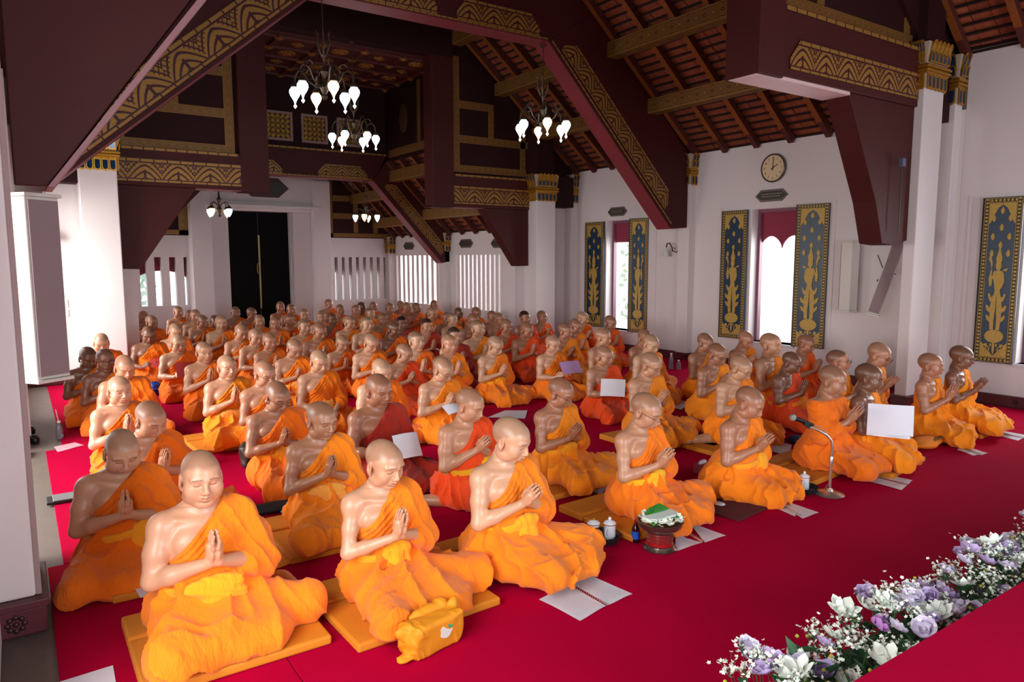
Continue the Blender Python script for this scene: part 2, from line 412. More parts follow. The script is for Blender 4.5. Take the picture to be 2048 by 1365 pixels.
# baseboards with rosettes
BASEM = mat('maroon_baseboard', '#551a22', .45, var=.15, scale=6)
def rosette_mesh():
    b = MB()
    for k in range(8):
        a = 2*PI*k/8; b.ball((.034*math.cos(a), 0, .034*math.sin(a)), .013, 6, 4, (1, .5, 1))
    b.ball((0, 0, 0), .014, 8, 5, (1, .7, 1)); me = b.mesh('rosette', True); me.materials.append(mat('tarnished_rosette', '#3a2420', .4, .3)); return me
ROS = rosette_mesh()
b = MB(); b.box(XR-.035, XR, YT1+.3, 12.3, 0, .11); b.box(XR-.05, XR, YT1+.3, 12.3, .095, .115); o = S('baseboard_right', b, BASEM)
b = MB(); b.box(XR-.035, XR, Y0, YT1-.3, 0, .125); b.box(XR-.05, XR, Y0, YT1-.3, .11, .13); o = S('baseboard_right_front', b, BASEM)
for y in (3.1, 3.65, 4.1): inst(ROS, 'rosette', o, (XR-.04, y, .06), (0, 0, PI/2), (.7, .7, .7))
b = MB(); b.box(XL-.2, .62, 12.25, 12.3, 0, .12); S('baseboard_left_return', b, BASEM)
b = MB(); b.box(1.5, 3.3, YB-.03, YB, 0, .12); S('baseboard_back', b, BASEM)

# ---------------------------------------------------------------- columns with gilded, glass-studded capitals
GLASS_C = [mat('mosaic_'+n, c, .12, .3, var=.35, scale=160) for n, c in (('blue', '#123a66'), ('green', '#1f5a2c'), ('teal', '#10525c'), ('amber', '#a9812a'), ('white', '#c9c0b4'), ('red', '#7a1a1c'))]
def capital(parent, x0, x1, y0, y1, z0, z1, n):
    """flared lotus capital: two rows of petals, gold rings, hanging fringe"""
    H = z1-z0; cx, cy = (x0+x1)/2, (y0+y1)/2
    def sq(lo, hi, o): return lambda b: b.box(x0-o, x1+o, y0-o, y1+o, lo, hi)
    b = MB()
    for lo, hi, o in ((.33, .37, .035), (.37, .42, .05), (.42, .45, .03), (.45, .50, .055), (.50, .53, .04)): sq(z0+H*lo, z0+H*hi, o)(b)
    b.build('capital_ring', GOLD, parent, bevel=.006)
    b = MB(); b.hexa([(x0-.01, y0-.01, z0+H*.53), (x1+.01, y0-.01, z0+H*.53), (x1+.01, y1+.01, z0+H*.53), (x0-.01, y1+.01, z0+H*.53), (x0-.05, y0-.05, z1-.02), (x1+.05, y0-.05, z1-.02), (x1+.05, y1+.05, z1-.02), (x0-.05, y1+.05, z1-.02)])
    b.box(x0-.012, x1+.012, y0-.012, y1+.012, z0+.02, z0+H*.33); b.build('capital_core', mat('capital_cream', '#b5a48c', .5), parent)
    k = 0
    for side in range(3):       # front (-y), left(-x), right(+x)
        if side == 0: A, B, nm = Vector((x0, y0, 0)), Vector((x1, y0, 0)), Vector((0, -1, 0))
        elif side == 1: A, B, nm = Vector((x0, y1, 0)), Vector((x0, y0, 0)), Vector((-1, 0, 0))
        else: A, B, nm = Vector((x1, y0, 0)), Vector((x1, y1, 0)), Vector((1, 0, 0))
        w = (B-A).length/n; dr = (B-A).normalized(); m_ = n
        for row, (lo, hi, off, tilt, sh) in enumerate(((.55, .78, .035, .02, 0), (.66, 1.0, .03, .055, .5), (.0, .33, .02, 0, 0))):
            for i in range(m_):
                c = A+dr*(w*(i+.5))+nm*(off if row != 1 else .02)
                ww = w*.46; zlo, zhi = z0+H*lo, z0+H*hi; pts = []
                for t in range(7):
                    a = PI*t/6
                    if row < 2: pts.append((ww*math.cos(a), zhi-ww+ww*math.sin(a)))
                    else: pts.append((ww*math.cos(a), zlo+ww-ww*math.sin(a)))
                pts += [(-ww, zlo if row < 2 else zhi), (ww, zlo if row < 2 else zhi)]
                def P3(p, d, s=1.): 
                    zz = (zlo+zhi)/2+(p[1]-(zlo+zhi)/2)*s; f = (zz-zlo)/(zhi-zlo) if row < 2 else 0
                    return tuple(c+dr*p[0]*s*.999+nm*(d+tilt*f)+Vector((0, 0, zz)))
                b = MB(); n_ = len(pts)
                for d, s in ((0, 1.), (.012, 1.), (.012, .72), (.004, .70)): b.v += [P3(p, d, s) for p in pts]
                for lv in range(3):
                    for t in range(n_):
                        t2 = (t+1) % n_; b.face((lv*n_+t, lv*n_+t2, (lv+1)*n_+t2, (lv+1)*n_+t))
                b.cur = 1; b.face(list(range(3*n_, 4*n_))); b.build('capital_petal', [GOLD, GLASS_C[(k*5+row*2+i) % 6]], parent); k += 1
def column(x0, x1, y0, y1, zt, label, cap=True, caph=.55, n=5, ztop=None):
    e = empty('column', ((x0+x1)/2, (y0+y1)/2, 0), 0, label, 'column'); o = (-(x0+x1)/2, -(y0+y1)/2)
    X0, X1, Y0_, Y1_ = x0+o[0], x1+o[0], y0+o[1], y1+o[1]
    MB().box(X0, X1, Y0_, Y1_, .12, zt-.02).build('shaft', WALL, e, bevel=.012)
    b = MB(); b.box(X0-.03, X1+.03, Y0_-.03, Y1_+.03, 0, .11); b.box(X0-.045, X1+.045, Y0_-.045, Y1_+.045, .10, .125); b.build('column_base', BASEM, e, bevel=.004)
    if cap:
        capital(e, X0, X1, Y0_, Y1_, zt-caph*.38, zt+caph*.62, n)
        MB().box(X0+.02, X1-.02, Y0_+.02, Y1_-.02, zt+caph*.62-.03, (ztop or zt+1.2)).build('column_top', MAROON_D, e)
    return e
column(8.72, 9.2, 11.85, 12.3, 3.17, 'white column with a green and blue glass capital right of the rear braced beam', ztop=4.3)
column(.80, 1.28, 11.85, 12.3, 3.26, 'white column with gilded glass capital behind the grey column speaker', ztop=4.3)
column(8.90, 9.36, 4.45, 4.60, 3.98, 'tall white column with gilded capital near the right edge', ztop=5.0)
# wall pilasters with small capitals
def pilaster(x0, x1, y0, y1, zc, ch, label):
    e = empty('wall_pilaster', kind='structure'); MB().box(x0, x1, y0, y1, .12, zc+ch).build('shaft', WALL, e, bevel=.01)
    MB().box(x0-.02, x1, y0-.02, y1+.02, 0, .12).build('pilaster_base', BASEM, e)
    capital(e, x0, x1, y0, y1, zc, zc+ch, 2)
pilaster(9.80, 9.96, 8.80, 9.06, 3.08, .55, ''); pilaster(9.80, 9.96, 12.06, 12.3, 2.98, .6, ''); pilaster(9.78, 9.96, 4.5, 4.72, 3.70, .62, '')
pilaster(8.36, 8.51, 15.0, 15.22, 1.98, .46, ''); pilaster(8.32, 8.51, 18.02, 18.2, 1.95, .46, '')
# near left pier at the hall's side opening, with rosette base
e = empty('column', (-.3, 4.5, 0), 0, 'large white pillar filling the left edge, maroon base with rosette', 'column')
b = MB(); b.box(-.6, .278, -.42, 0, .17, 5.2); b.build('shaft', WALL, e, bevel=.012)
b = MB(); b.box(-.62, .318, -.46, .04, 0, .13); b.box(-.62, .33, -.475, .05, .13, .17); b.build('column_base', BASEM, e, bevel=.006)
inst(ROS, 'rosette', e, (.19, -.462, .065))
MB().box(.279, .302, -.40, -.02, .17, 5.2).build('shadow_strip', mat('mauve_shadow_strip', '#9c8280', .6), e)  # shade along the pillar's side painted as a mauve strip
# left-side opening: stone threshold pier with shutter
e = empty('wall_left_mid_pier', kind='structure'); MB().box(-.17, .02, 8.55, 9.1, 0, 3.6).build('shaft', WALL, e)

# ---------------------------------------------------------------- roof frames
Nf = (0, -1, 0)
def poly_y(pts, y0, y1, name, m, parent): return MB().prism(pts, 1, y0, y1).build(name, m, parent, bevel=.008)
def mir(pts): return [(10-x, z) for x, z in pts]
def soffit(p, q, y0, y1, parent):
    """underside between p and q (x,z), its light painted as paler maroon"""
    b = MB(); (xa, za), (xb, zb) = p, q; d = Vector((xb-xa, zb-za)).normalized(); n = Vector((d.y, -d.x)); n = n if n.y < 0 else -n
    t = n*.012; P = [(xa, za), (xb, zb), (xb+t.x, zb+t.y), (xa+t.x, za+t.y)]
    b.prism(P, 1, y0+.01, y1-.01); return b.build('pale_underside', TRIMP, parent)
# full-span middle frame
e = empty('roof_truss', (0, 0, 0), 0, 'full-span maroon roof frame with two long diagonal braces above the middle bay', 'roof frame')
ya, yb = YT15, YT15+.34
poly_y([(3.28, 5.02), (6.72, 5.02), (7.62, 5.58), (6.9, 6.2), (3.1, 6.2), (2.38, 5.58)], ya, yb, 'collar_beam', MAROON, e)
dR = [(6.72, 5.02), (9.40, 2.33), (9.80, 2.36), (9.80, 3.62), (7.62, 5.58)]
poly_y(dR, ya, yb, 'brace', MAROON, e); poly_y([(3.2, 5.02), (.28, 2.50), (.04, 2.50), (.04, 3.62), (2.38, 5.58)], ya, yb, 'brace', MAROON, e)
soffit((3.2, 5.02), (6.72, 5.02), ya, yb, e); soffit((6.72, 5.02), (9.40, 2.33), ya, yb, e); soffit((3.2, 5.02), (.28, 2.50), ya, yb, e); soffit((9.40, 2.33), (9.8, 2.36), ya, yb, e)
def dband(ax, az, bx, bz, h, off, m, c0=.12, c1=.12, name='gold_band', y=None, sgn=1):
    """band on a frame face lying off metres above the line a-b"""
    y = ya if y is None else y; d = Vector((bx-ax, 0, bz-az)).normalized(); up = Vector((-d.z, 0, d.x)); up = up if up.z > 0 else -up
    p = Vector((ax, y, az))+up*off; q = Vector((bx, y, bz))+up*off; return strip(p, q, h, up, Nf, m, e, name, .014, c0, c1)
dband(5.15, 5.02, 6.55, 5.02, .30, .03, LOTUS, .14, .16); dband(3.45, 5.02, 4.85, 5.02, .30, .03, LOTUS, .16, .14)
dband(6.88, 4.86, 9.15, 2.58, .30, .10, LOTUS, .16, .18); dband(3.1, 4.93, .36, 2.57, .36, .05, LOTUS, .10, .12)
dband(6.74, 5.0, 9.36, 2.37, .035, .03, DASH, 0, 0, 'gold_line'); dband(3.4, 5.02, 6.7, 5.02, .03, .0, DASH, 0, 0, 'gold_line')
# near frame: right hammer beam, post and knee brace; left big knee brace
e = empty('roof_truss', (0, 0, 0), 0, 'near right hammer beam with post and triangular knee brace on the tall column', 'roof frame')
ya, yb = 4.52, 4.86
poly_y([(5.98, 3.58), (8.90, 3.58), (8.90, 4.26), (5.98, 4.26)], ya, yb, 'hammer_beam', MAROON, e)
poly_y([(5.90, 3.55), (6.28, 3.55), (6.28, 6.6), (5.90, 6.6)], ya-.03, yb+.03, 'hanging_post', MAROON, e)
poly_y([(7.50, 3.58), (7.62, 3.4), (8.16, 2.45), (8.34, 1.98), (8.60, 1.96), (8.895, 2.02), (8.895, 3.58)], ya+.03, yb-.03, 'knee_brace', MAROON, e)
MB().box(5.91, 7.5, ya+.01, yb-.01, 3.545, 3.579).build('pale_underside', mat('lit_pink_underside', '#d9b9bb', .5), e)  # light on the hammer beam's underside painted as pale pink
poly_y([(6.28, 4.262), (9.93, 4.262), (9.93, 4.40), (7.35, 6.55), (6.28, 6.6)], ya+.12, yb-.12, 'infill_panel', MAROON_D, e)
MB().box(9.32, 9.80, ya+.05, yb-.05, 3.50, 4.2).build('tie_block', MAROON_D, e)
strip((6.40, ya, 3.66), (8.88, ya, 3.66), .30, (0, 0, 1), Nf, LOTUS, e, 'gold_band', .014, .16, 0)
strip((6.30, ya, 4.20), (8.88, ya, 4.20), .05, (0, 0, 1), Nf, DASH, e, 'gold_line', .014)
for p, q, h, up in (((6.42, ya+.12, 4.30), (8.9, ya+.12, 4.30), .11, (0, 0, 1)), ((6.42, ya+.12, 4.42), (6.42, ya+.12, 6.5), .11, (1, 0, 0)), ((7.0, ya+.12, 4.42), (7.0, ya+.12, 6.0), .11, (1, 0, 0)), ((8.72, ya+.12, 4.42), (8.72, ya+.12, 5.4), .11, (1, 0, 0))):
    strip(p, q, h, up, Nf, LATT, e, 'gold_strip', .014)
e = empty('roof_truss', (0, 0, 0), 0, 'near left dark maroon knee brace rising from the left pillar', 'roof frame')
P = [(.02, 2.18), (.165, 2.18), (.92, 3.27), (2.4, 5.35), (2.4, 6.6), (.02, 6.6)]
poly_y(P, 4.52, 4.86, 'knee_brace', MAROON, e)
ya, yb = 4.52, 4.86
b = MB(); b.prism([(.165, 2.18), (2.45, 5.35), (2.49, 5.33), (.195, 2.18)], 1, 4.50, 4.87); b.build('pale_underside', mat('mauve_edge_board', '#96696c', .5), e)
# frame on the two rear columns
e = empty('roof_truss', (0, 0, 0), 0, 'rear column frame with gold lotus hammer beams either side of the nave', 'roof frame')
ya, yb = YT2, YT2+.3
for s in (0, 1):
    f = (lambda p: p) if s == 0 else mir
    zs = .0 if s == 0 else .10
    poly_y(f([(6.53, 2.80+zs), (8.72, 2.80+zs), (8.72, 3.42+zs*.5), (6.53, 3.42+zs*.5)]), ya, yb, 'hammer_beam', MAROON, e)
    poly_y(f([(6.50, 2.78+zs), (6.95, 2.78+zs), (6.95, 5.6), (6.50, 5.6)]), ya-.02, yb+.02, 'hanging_post', MAROON, e)
    poly_y(f([(7.62, 2.80+zs), (8.45, 1.66), (8.715, 1.67), (8.715, 2.80+zs)]), ya+.03, yb-.03, 'knee_brace', MAROON, e)
    soffit(f([(6.5, 2.8+zs)])[0], f([(7.62, 2.8+zs)])[0], ya, yb, e)
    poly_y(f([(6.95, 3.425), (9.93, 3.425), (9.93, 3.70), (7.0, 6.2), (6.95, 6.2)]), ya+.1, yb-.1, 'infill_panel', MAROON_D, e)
    poly_y(f([(9.2, 2.88), (9.80, 2.88), (9.80, 3.5), (9.2, 3.5)]), ya-.1, yb-.1, 'tie_block', MAROON_D, e)
    def fs(x0, z0, x1, z1, h, up, m, nm, c0=0, c1=0, dy=0):
        if s: x0, x1 = 10-x0, 10-x1; up = (-up[0], 0, up[2])
        strip((x0, ya+dy, z0), (x1, ya+dy, z1), h, up, Nf, m, e, nm, .014, c0, c1)
    fs(6.72, 2.86+zs, 8.71, 2.86+zs, .34, (0, 0, 1), LOTUS, 'gold_band', .2, 0); fs(6.97, 3.37+zs*.5, 8.71, 3.37+zs*.5, .045, (0, 0, 1), DASH, 'gold_line')
    for q in ((7.0, 3.47, 8.7, 3.47, .13, (0, 0, 1)), (7.0, 3.6, 7.0, 5.6, .14, (1, 0, 0)), (7.14, 4.02, 8.75, 4.02, .14, (0, 0, 1)), (7.14, 4.66, 7.92, 4.66, .14, (0, 0, 1)), (7.80, 4.16, 7.80, 4.66, .12, (1, 0, 0)), (8.56, 3.6, 8.56, 4.9, .12, (1, 0, 0))):
        fs(*q, LATT, 'gold_strip', 0, 0, .1)
poly_y([(3.05, 5.52), (6.95, 5.52), (6.95, 6.6), (3.05, 6.6)], ya-.04, yb+.04, 'tie_beam', MAROON_D, e)
# rearmost full-span frame with lattice windows over it
e = empty('roof_truss', (0, 0, 0), 0, 'farthest maroon roof frame with gold bands and three lattice panels above', 'roof frame')
ya, yb = YT25, YT25+.3
poly_y([(3.4, 3.52), (6.6, 3.52), (7.0, 4.1), (3.0, 4.1)], ya, yb, 'collar_beam', MAROON, e)
dR = [(6.6, 3.52), (8.28, 1.72), (8.49, 1.74), (8.49, 2.42), (6.92, 4.1)]
poly_y(dR, ya, yb, 'brace', MAROON, e); poly_y(mir(dR), ya, yb, 'brace', MAROON, e)
soffit((3.4, 3.52), (6.6, 3.52), ya, yb, e); soffit((6.6, 3.52), (8.28, 1.72), ya, yb, e)
poly_y([(3.06, 4.1), (6.94, 4.1), (6.94, 5.6), (3.06, 5.6)], ya+.08, yb-.08, 'gable_panel', MAROON_D, e)
dband(5.35, 3.52, 6.45, 3.52, .26, .03, LOTUS, .16, .18); dband(3.55, 3.52, 4.6, 3.52, .26, .03, LOTUS, .16, .18); dband(6.8, 3.36, 8.2, 1.86, .24, .06, LOTUS, .14, .16)
dband(3.4, 3.52, 6.55, 3.52, .03, .0, DASH, 0, 0, 'gold_line'); strip((3.06, ya, 4.06), (6.9, ya, 4.06), .045, (0, 0, 1), Nf, DASH, e, 'gold_line', .014)
strip((3.2, ya, 3.64), (3.25, ya, 3.64), .02, (0, 0, 1), Nf, DASH, e, 'gold_line')
WOODL = mat('pinkish_frame_wood', '#a07f7c', .5); LATG = mat('lattice_gold', '#d1a243', .3, .6, var=.3, scale=40)
for k, (xa, xb) in enumerate(((4.27, 4.86), (5.04, 5.60), (5.80, 6.33))):
    w = empty('lattice_panel', ((xa+xb)/2, ya+.07, 4.50), 0, ['gilded lattice panel in pale frame, leftmost of three above the far frame', 'gilded lattice panel in pale frame, middle of three above the far frame', 'gilded lattice panel in pale frame behind the far chandelier'][k], 'lattice', 'gilded lattice panels in the gable')
    h = .29; wd2 = (xb-xa)/2; b = MB()
    for a in ((-wd2, -wd2+.05, -h, h), (wd2-.05, wd2, -h, h), (-wd2+.05, wd2-.05, -h, -h+.05), (-wd2+.05, wd2-.05, h-.05, h)): b.box(a[0], a[1], -.05, 0, a[2], a[3])
    b.build('panel_frame', WOODL, w, bevel=.004); MB().box(-wd2+.05, wd2-.05, -.012, 0, -h+.05, h-.05).build('panel_back', mat('lattice_brown', '#4a2a18', .6), w)
    b = MB(); N = 5
    for i in range(N):
        for j in range(N):
            cx, cz = -wd2+.05+(i+.5)*(2*wd2-.1)/N, -h+.05+(j+.5)*(2*h-.1)/N; r = .040
            b.prism([(cx-r, cz), (cx, cz-r), (cx+r, cz), (cx, cz+r)], 1, -.03, -.01)
    for i in range(-4, 5):
        c = i*.11
        pts = [max(-wd2+.05, -h+.05-c), min(wd2-.05, h-.05-c)]
        if pts[1] > pts[0]: b.beam((pts[0], -.022, pts[0]+c), (pts[1], -.022, pts[1]+c), .012, .012, (0, 1, 0)); b.beam((-pts[0], -.022, pts[0]+c), (-pts[1], -.022, pts[1]+c), .012, .012, (0, 1, 0))
    b.build('lattice', LATG, w)['kind'] = 'stuff'
# clerestory sides of the nave behind the rear column frame, coffered ceiling
for x0, x1 in ((6.94, 7.04), (2.96, 3.06)):
    b = MB(); b.box(x0, x1, 12.42, 15.12, 3.96, 5.5); S('wall_clerestory', b, MAROON_D)
b = MB(); b.ball((6.93, 14.15, 4.75), .2, 14, 8, (.12, 1, 1.5)); b.build('oval_medallion', mat('dull_gold_carving', '#5a3d22', .5, .3), None); tag(bpy.data.objects[-1] if False else b and bpy.context.scene.collection.objects[-1], 'dark oval carved medallion on the clerestory side wall', 'carving')
strip((6.94, 12.5, 4.02), (6.94, 14.9, 4.02), .16, (0, 0, 1), (-1, 0, 0), LATT, bpy.data.objects.get('wall_clerestory'), 'gold_strip')
strip((6.94, 13.4, 4.2), (6.94, 13.4, 5.4), .12, (0, 1, 0), (-1, 0, 0), LATT, bpy.data.objects.get('wall_clerestory'), 'gold_strip')
c = empty('ceiling', kind='structure'); CB = mat('ceiling_board', '#4a1c1c', .5, var=.15); CRIB = mat('ceiling_rib', '#5c2a26', .5)
MB().box(3.05, 6.95, 12.3, 15.1, 5.5, 5.6).build('ceiling_board', CB, c)
for k in range(6): MB().box(3.07+k*.76, 3.13+k*.76, 12.4, 15.0, 5.46, 5.5).build('ceiling_rib', CRIB, c)
for k in range(5): MB().box(3.13, 6.93, 12.45+k*.62, 12.50+k*.62, 5.465, 5.5).build('ceiling_rib', CRIB, c)
def star(r, n, rin, z0, z1):
    b = MB(); pts = [((r if k % 2 == 0 else rin)*math.cos(PI*k/n), (r if k % 2 == 0 else rin)*math.sin(PI*k/n)) for k in range(2*n)]
    b.prism(pts, 2, z0, z1); b.prism([(p[0]*.45, p[1]*.45) for p in pts], 2, z0-.02, z0); return b
me1 = star(.155, 12, .13, 5.475, 5.5).mesh('ceiling_flower'); me2 = star(.11, 4, .07, 5.475, 5.5).mesh('ceiling_flower'); me3 = star(.085, 4, .07, 5.45, 5.465).mesh('ceiling_flower')
CGOLD = mat('ceiling_gold', '#a56f30', .5, .3, var=.3, scale=30)
for m_ in (me1, me2, me3): m_.materials.append(CGOLD)
for i in range(5):
    for j in range(4): inst((me1 if (i+j) % 2 == 0 else me2), 'ceiling_flower', c, (3.51+i*.76, 12.78+j*.62, 0))
for i in range(6):
    for j in range(5): inst(me3, 'ceiling_flower', c, (3.10+i*.76, 12.475+j*.62, 0))

# ---------------------------------------------------------------- tiled roofs seen from below
def tile_mat():
    t = NT('terracotta_tile'); co = t.coord('Object'); oi = t.n('ShaderNodeObjectInfo'); n = t.noise(9, co, 4, .6)
    a = t.mix(n.outputs['Fac'], srgb('#74362a'), srgb('#cc6f48')); w = t.math('GREATER_THAN', t.noise(22, co, 3).outputs['Fac'], .63)
    a = t.mix(t.math('MULTIPLY', w, .5), a, srgb('#9a8278')); a = t.mix(t.math('MULTIPLY', oi.outputs['Random'], .5), a, srgb('#6a3424'))
    return t.set(a, .8, 0, .2)
TILE = tile_mat(); BATT = mat('roof_batten', '#2a110d', .7, var=.3); RAFT = mat('rafter_wood', '#4f1d14', .6)
s45 = math.sqrt(.5)
def tile_roof(xw, zw, y0, y1, smax, raf, purl, n_parts, side=1, tw=.21, cs=.135, ang=40):
    """roof slope rising inward from the wall head; returns number of separate tiles used"""
    r = empty('ceiling_tiled_roof', kind='structure')
    ca, sa = math.cos(math.radians(ang)), math.sin(math.radians(ang)); U = Vector((side*sa, 0, ca))   # outward normal (up)
    def Q(s, y, u): return Vector((xw-side*s*ca, y, zw+s*sa))+U*u
    b = MB(); ya_, yb_ = y0-.25, y1+.25; b.hexa([Q(-.5, ya_, .10), Q(smax, ya_, .10), Q(smax, yb_, .10), Q(-.5, yb_, .10), Q(-.5, ya_, .16), Q(smax, ya_, .16), Q(smax, yb_, .16), Q(-.5, yb_, .16)]); b.build('roof_underlay', BATT, r)
    nc = int(smax/cs); ny = int((y1-y0)/tw); tw_ = (y1-y0)/ny
    def tile(b, M=None):
        w = tw_*.48
        p = [Vector(q) for q in ((-.075, -w, .012), (.085, -w, -.018), (.085, w, -.018), (-.075, w, .012), (-.075, -w, .026), (.085, -w, -.004), (.085, w, -.004), (-.075, w, .026))]
        return p
    base = tile(None)
    def world(p, s, y): return Q(s+p.x, y+p.y, .055+p.z)
    # one shared tile mesh in slope space
    b = MB(); b.hexa([tuple((Vector((-side*p.x*ca, p.y, p.x*sa))+U*p.z)) for p in base]); me = b.mesh('roof_tile'); me.materials.append(TILE)
    cells = [(i, j) for i in range(nc) for j in range(ny)]
    mid = [(abs(y0+(j+.5)*tw_-4.0)+.0*i, i, j) for i, j in cells]; mid.sort(); parts = set((i, j) for _, i, j in mid[:n_parts])
    sb = MB(); rr = random.Random(5)
    for i, j in cells:
        jit = rr.uniform(-.008, .008)
        if (i, j) in parts: inst(me, 'roof_tile', r, Q((i+.5)*cs, y0+(j+.5)*tw_, .055+jit))
        else: sb.hexa([tuple(world(p, (i+.5)*cs, y0+(j+.5)*tw_)+U*jit) for p in base])
    if sb.f: sb.build('roof_tile_field', TILE, r)['kind'] = 'stuff'
    for i in range(nc):
        b = MB(); b.hexa([Q(i*cs, y0, .0), Q(i*cs+.024, y0, .0), Q(i*cs+.024, y1, .0), Q(i*cs, y1, .0), Q(i*cs, y0, .035), Q(i*cs+.024, y0, .035), Q(i*cs+.024, y1, .035), Q(i*cs, y1, .035)]); b.build('batten', BATT, r)
    n = int(round((y1-y0)/raf))
    for k in range(n+1):
        y = y0+.08+(y1-y0-.16)*k/n; b = MB()
        b.hexa([Q(0, y-.042, -.09), Q(smax, y-.042, -.09), Q(smax, y+.042, -.09), Q(0, y+.042, -.09), Q(0, y-.045, .0), Q(smax, y-.045, 0), Q(smax, y+.045, 0), Q(0, y+.045, 0)])
        rf = b.build('rafter', RAFT, r)
        strip(Q(.3, y-.04, -.091), Q(smax, y-.04, -.091), .08, (0, 1, 0), -U, LATT_O, rf, 'gold_strip', .004)
    for s in purl:
        b = MB(); x = xw-side*s*ca; z = zw+s*sa-.09; b.box(x-.11, x+.11, y0, y1, z-.22, z); pu = b.build('purlin', RAFT, r)
        strip((x-side*.11, y0, z-.22), (x-side*.11, y1, z-.22), .22, (0, 0, 1), (-side, 0, 0), LATT, pu, 'gold_strip', .006, rep=.30)
        strip((x-.1, y0, z-.22), (x-.1, y1, z-.22), .20, (1, 0, 0), (0, 0, -1), LATT, pu, 'gold_strip', .006)
    return r
tile_roof(XR, 3.63, YT1+.35, YT15, 4.2, .62, (1.37, 2.55, 3.80), 300)
tile_roof(XR, 3.63, YT15+.34, YT2, 4.2, .62, (1.37, 2.55, 3.80), 0)
tile_roof(XR, 4.32, 1.2, YT1-.06, 3.6, .62, (2.3,), 150)
tile_roof(XR2, 2.42, YT2+.4, YT25, 2.2, .58, (.85, 2.0), 0, ang=45)
tile_roof(XR2, 2.42, YT25+.3, YB-.2, 2.2, .58, (.75, 1.6), 0, ang=45)
# plain slopes on the unseen left side, ridge boards and outer closure
b = MB()
for (xw, zw, y0, y1, sm) in ((.05, 4.36, Y0, YT1, 3.6), (.05, 3.66, YT1, YT2+.3, 4.4)):
    b.hexa([(xw-.4, y0, zw-.4), (xw+sm*s45, y0, zw+sm*s45), (xw+sm*s45, y1, zw+sm*s45), (xw-.4, y1, zw-.4), (xw-.4, y0, zw-.3), (xw+sm*s45, y0, zw+sm*s45+.1), (xw+sm*s45, y1, zw+sm*s45+.1), (xw-.4, y1, zw-.3)])
S('ceiling_left_slope', b, MAROON_D)
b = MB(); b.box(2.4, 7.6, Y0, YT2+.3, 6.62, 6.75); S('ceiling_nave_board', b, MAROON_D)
b = MB(); b.hexa([(XR+.3, Y0, 4.0), (7.3, Y0, 7.0), (7.3, 1.2, 7.0), (XR+.3, 1.2, 4.0), (XR+.3, Y0, 4.1), (7.3, Y0, 7.1), (7.3, 1.2, 7.1), (XR+.3, 1.2, 4.1)]); S('ceiling_front_slope', b, MAROON_D)
b = MB()
b.hexa([(1.1, YT2+.3, 2.0), (3.1, YT2+.3, 4.05), (3.1, YB+.3, 4.05), (1.1, YB+.3, 2.0), (1.1, YT2+.3, 2.1), (3.1, YT2+.3, 4.15), (3.1, YB+.3, 4.15), (1.1, YB+.3, 2.1)])
b.box(3.0, 7.1, YT25+.3, YB+.3, 3.9, 4.0); S('ceiling_rear_slope', b, MAROON_D)
# panelled gold-strip infill above the barred back windows
for s, (x0, x1) in enumerate(((6.62, 8.5), (1.5, 3.34))):
    e = empty('wall_back_panel', kind='structure'); top = [(x0, 2.36), (x1, 2.36), (x1, 2.5), (x0, 4.2)] if s == 0 else [(x0, 2.36), (x1, 2.36), (x1, 4.2), (x0, 2.5)]
    poly_y(top, YB-.10, YB-.01, 'infill_panel', MAROON_D, e); yy = YB-.10
    def st(p, q, h, up): strip((p[0], yy, p[1]), (q[0], yy, q[1]), h, up, Nf, LATT, e, 'gold_strip')
    if s == 0:
        for q in (((x0, 2.38), (x1, 2.38), .10, (0, 0, 1)), ((x0, 2.38), (x0, 3.9), .18, (1, 0, 0)), ((x0+.2, 2.85), (x1-.4, 2.85), .14, (0, 0, 1)), ((x0+.2, 3.3), (x1-.9, 3.3), .14, (0, 0, 1)), ((x0+.75, 2.5), (x0+.75, 3.3), .12, (1, 0, 0)), ((x0+1.3, 2.5), (x0+1.3, 2.85), .12, (1, 0, 0))): st(*q)
    else:
        for q in (((x0, 2.38), (x1, 2.38), .10, (0, 0, 1)), ((x1-.2, 2.38), (x1-.2, 3.9), .2, (1, 0, 0)), ((x0+.6, 3.0), (x1-.2, 3.0), .16, (0, 0, 1))): st(*q)

b = MB()
for y0, y1, zt in ((YT1-.02, YT1+.32, 4.3), (YT15+.02, YT15+.32, 3.6)): b.prism([(XR-.02, zt-.7), (XR+.34, zt-.7), (XR+.34, zt+.1), (7.2, 6.3), (7.0, 6.3), (7.0, 6.0)], 1, y0, y1)
S('wall_over_frames', b, MAROON_D)
b = MB(); b.box(XR+.352, XR+.6, Y0, 12.6, 3.4, 3.7); b.box(XR2+.302, XR2+.5, 12.6, YB+.3, 2.2, 2.5); S('trim_4', b, MAROON_D)
b = MB(); b.box(XR2, XR2+1.8, YT2+.25, YT2+.5, 2.3, 3.8); b.box(7.06, 7.5, YT2+.45, YB, 4.1, 5.6); b.box(3.0, 7.0, YT2+.2, YB, 5.6, 5.7); S('wall_rear_closure', b, MAROON_D)
b = MB(); b.box(6.7, 6.9, Y0, YT2+.3, 6.1, 6.75); b.box(XR-.02, XR+.4, Y0, YT1, 4.36, 4.6); S('ceiling_edge_board', b, MAROON_D)
wall_with_holes('wall_front', 1, Y0-.3, .3, -.5, 10.3, 0, 7, [(1.2, 3.6, 0, 2.8), (6.4, 8.8, 0, 2.8)])
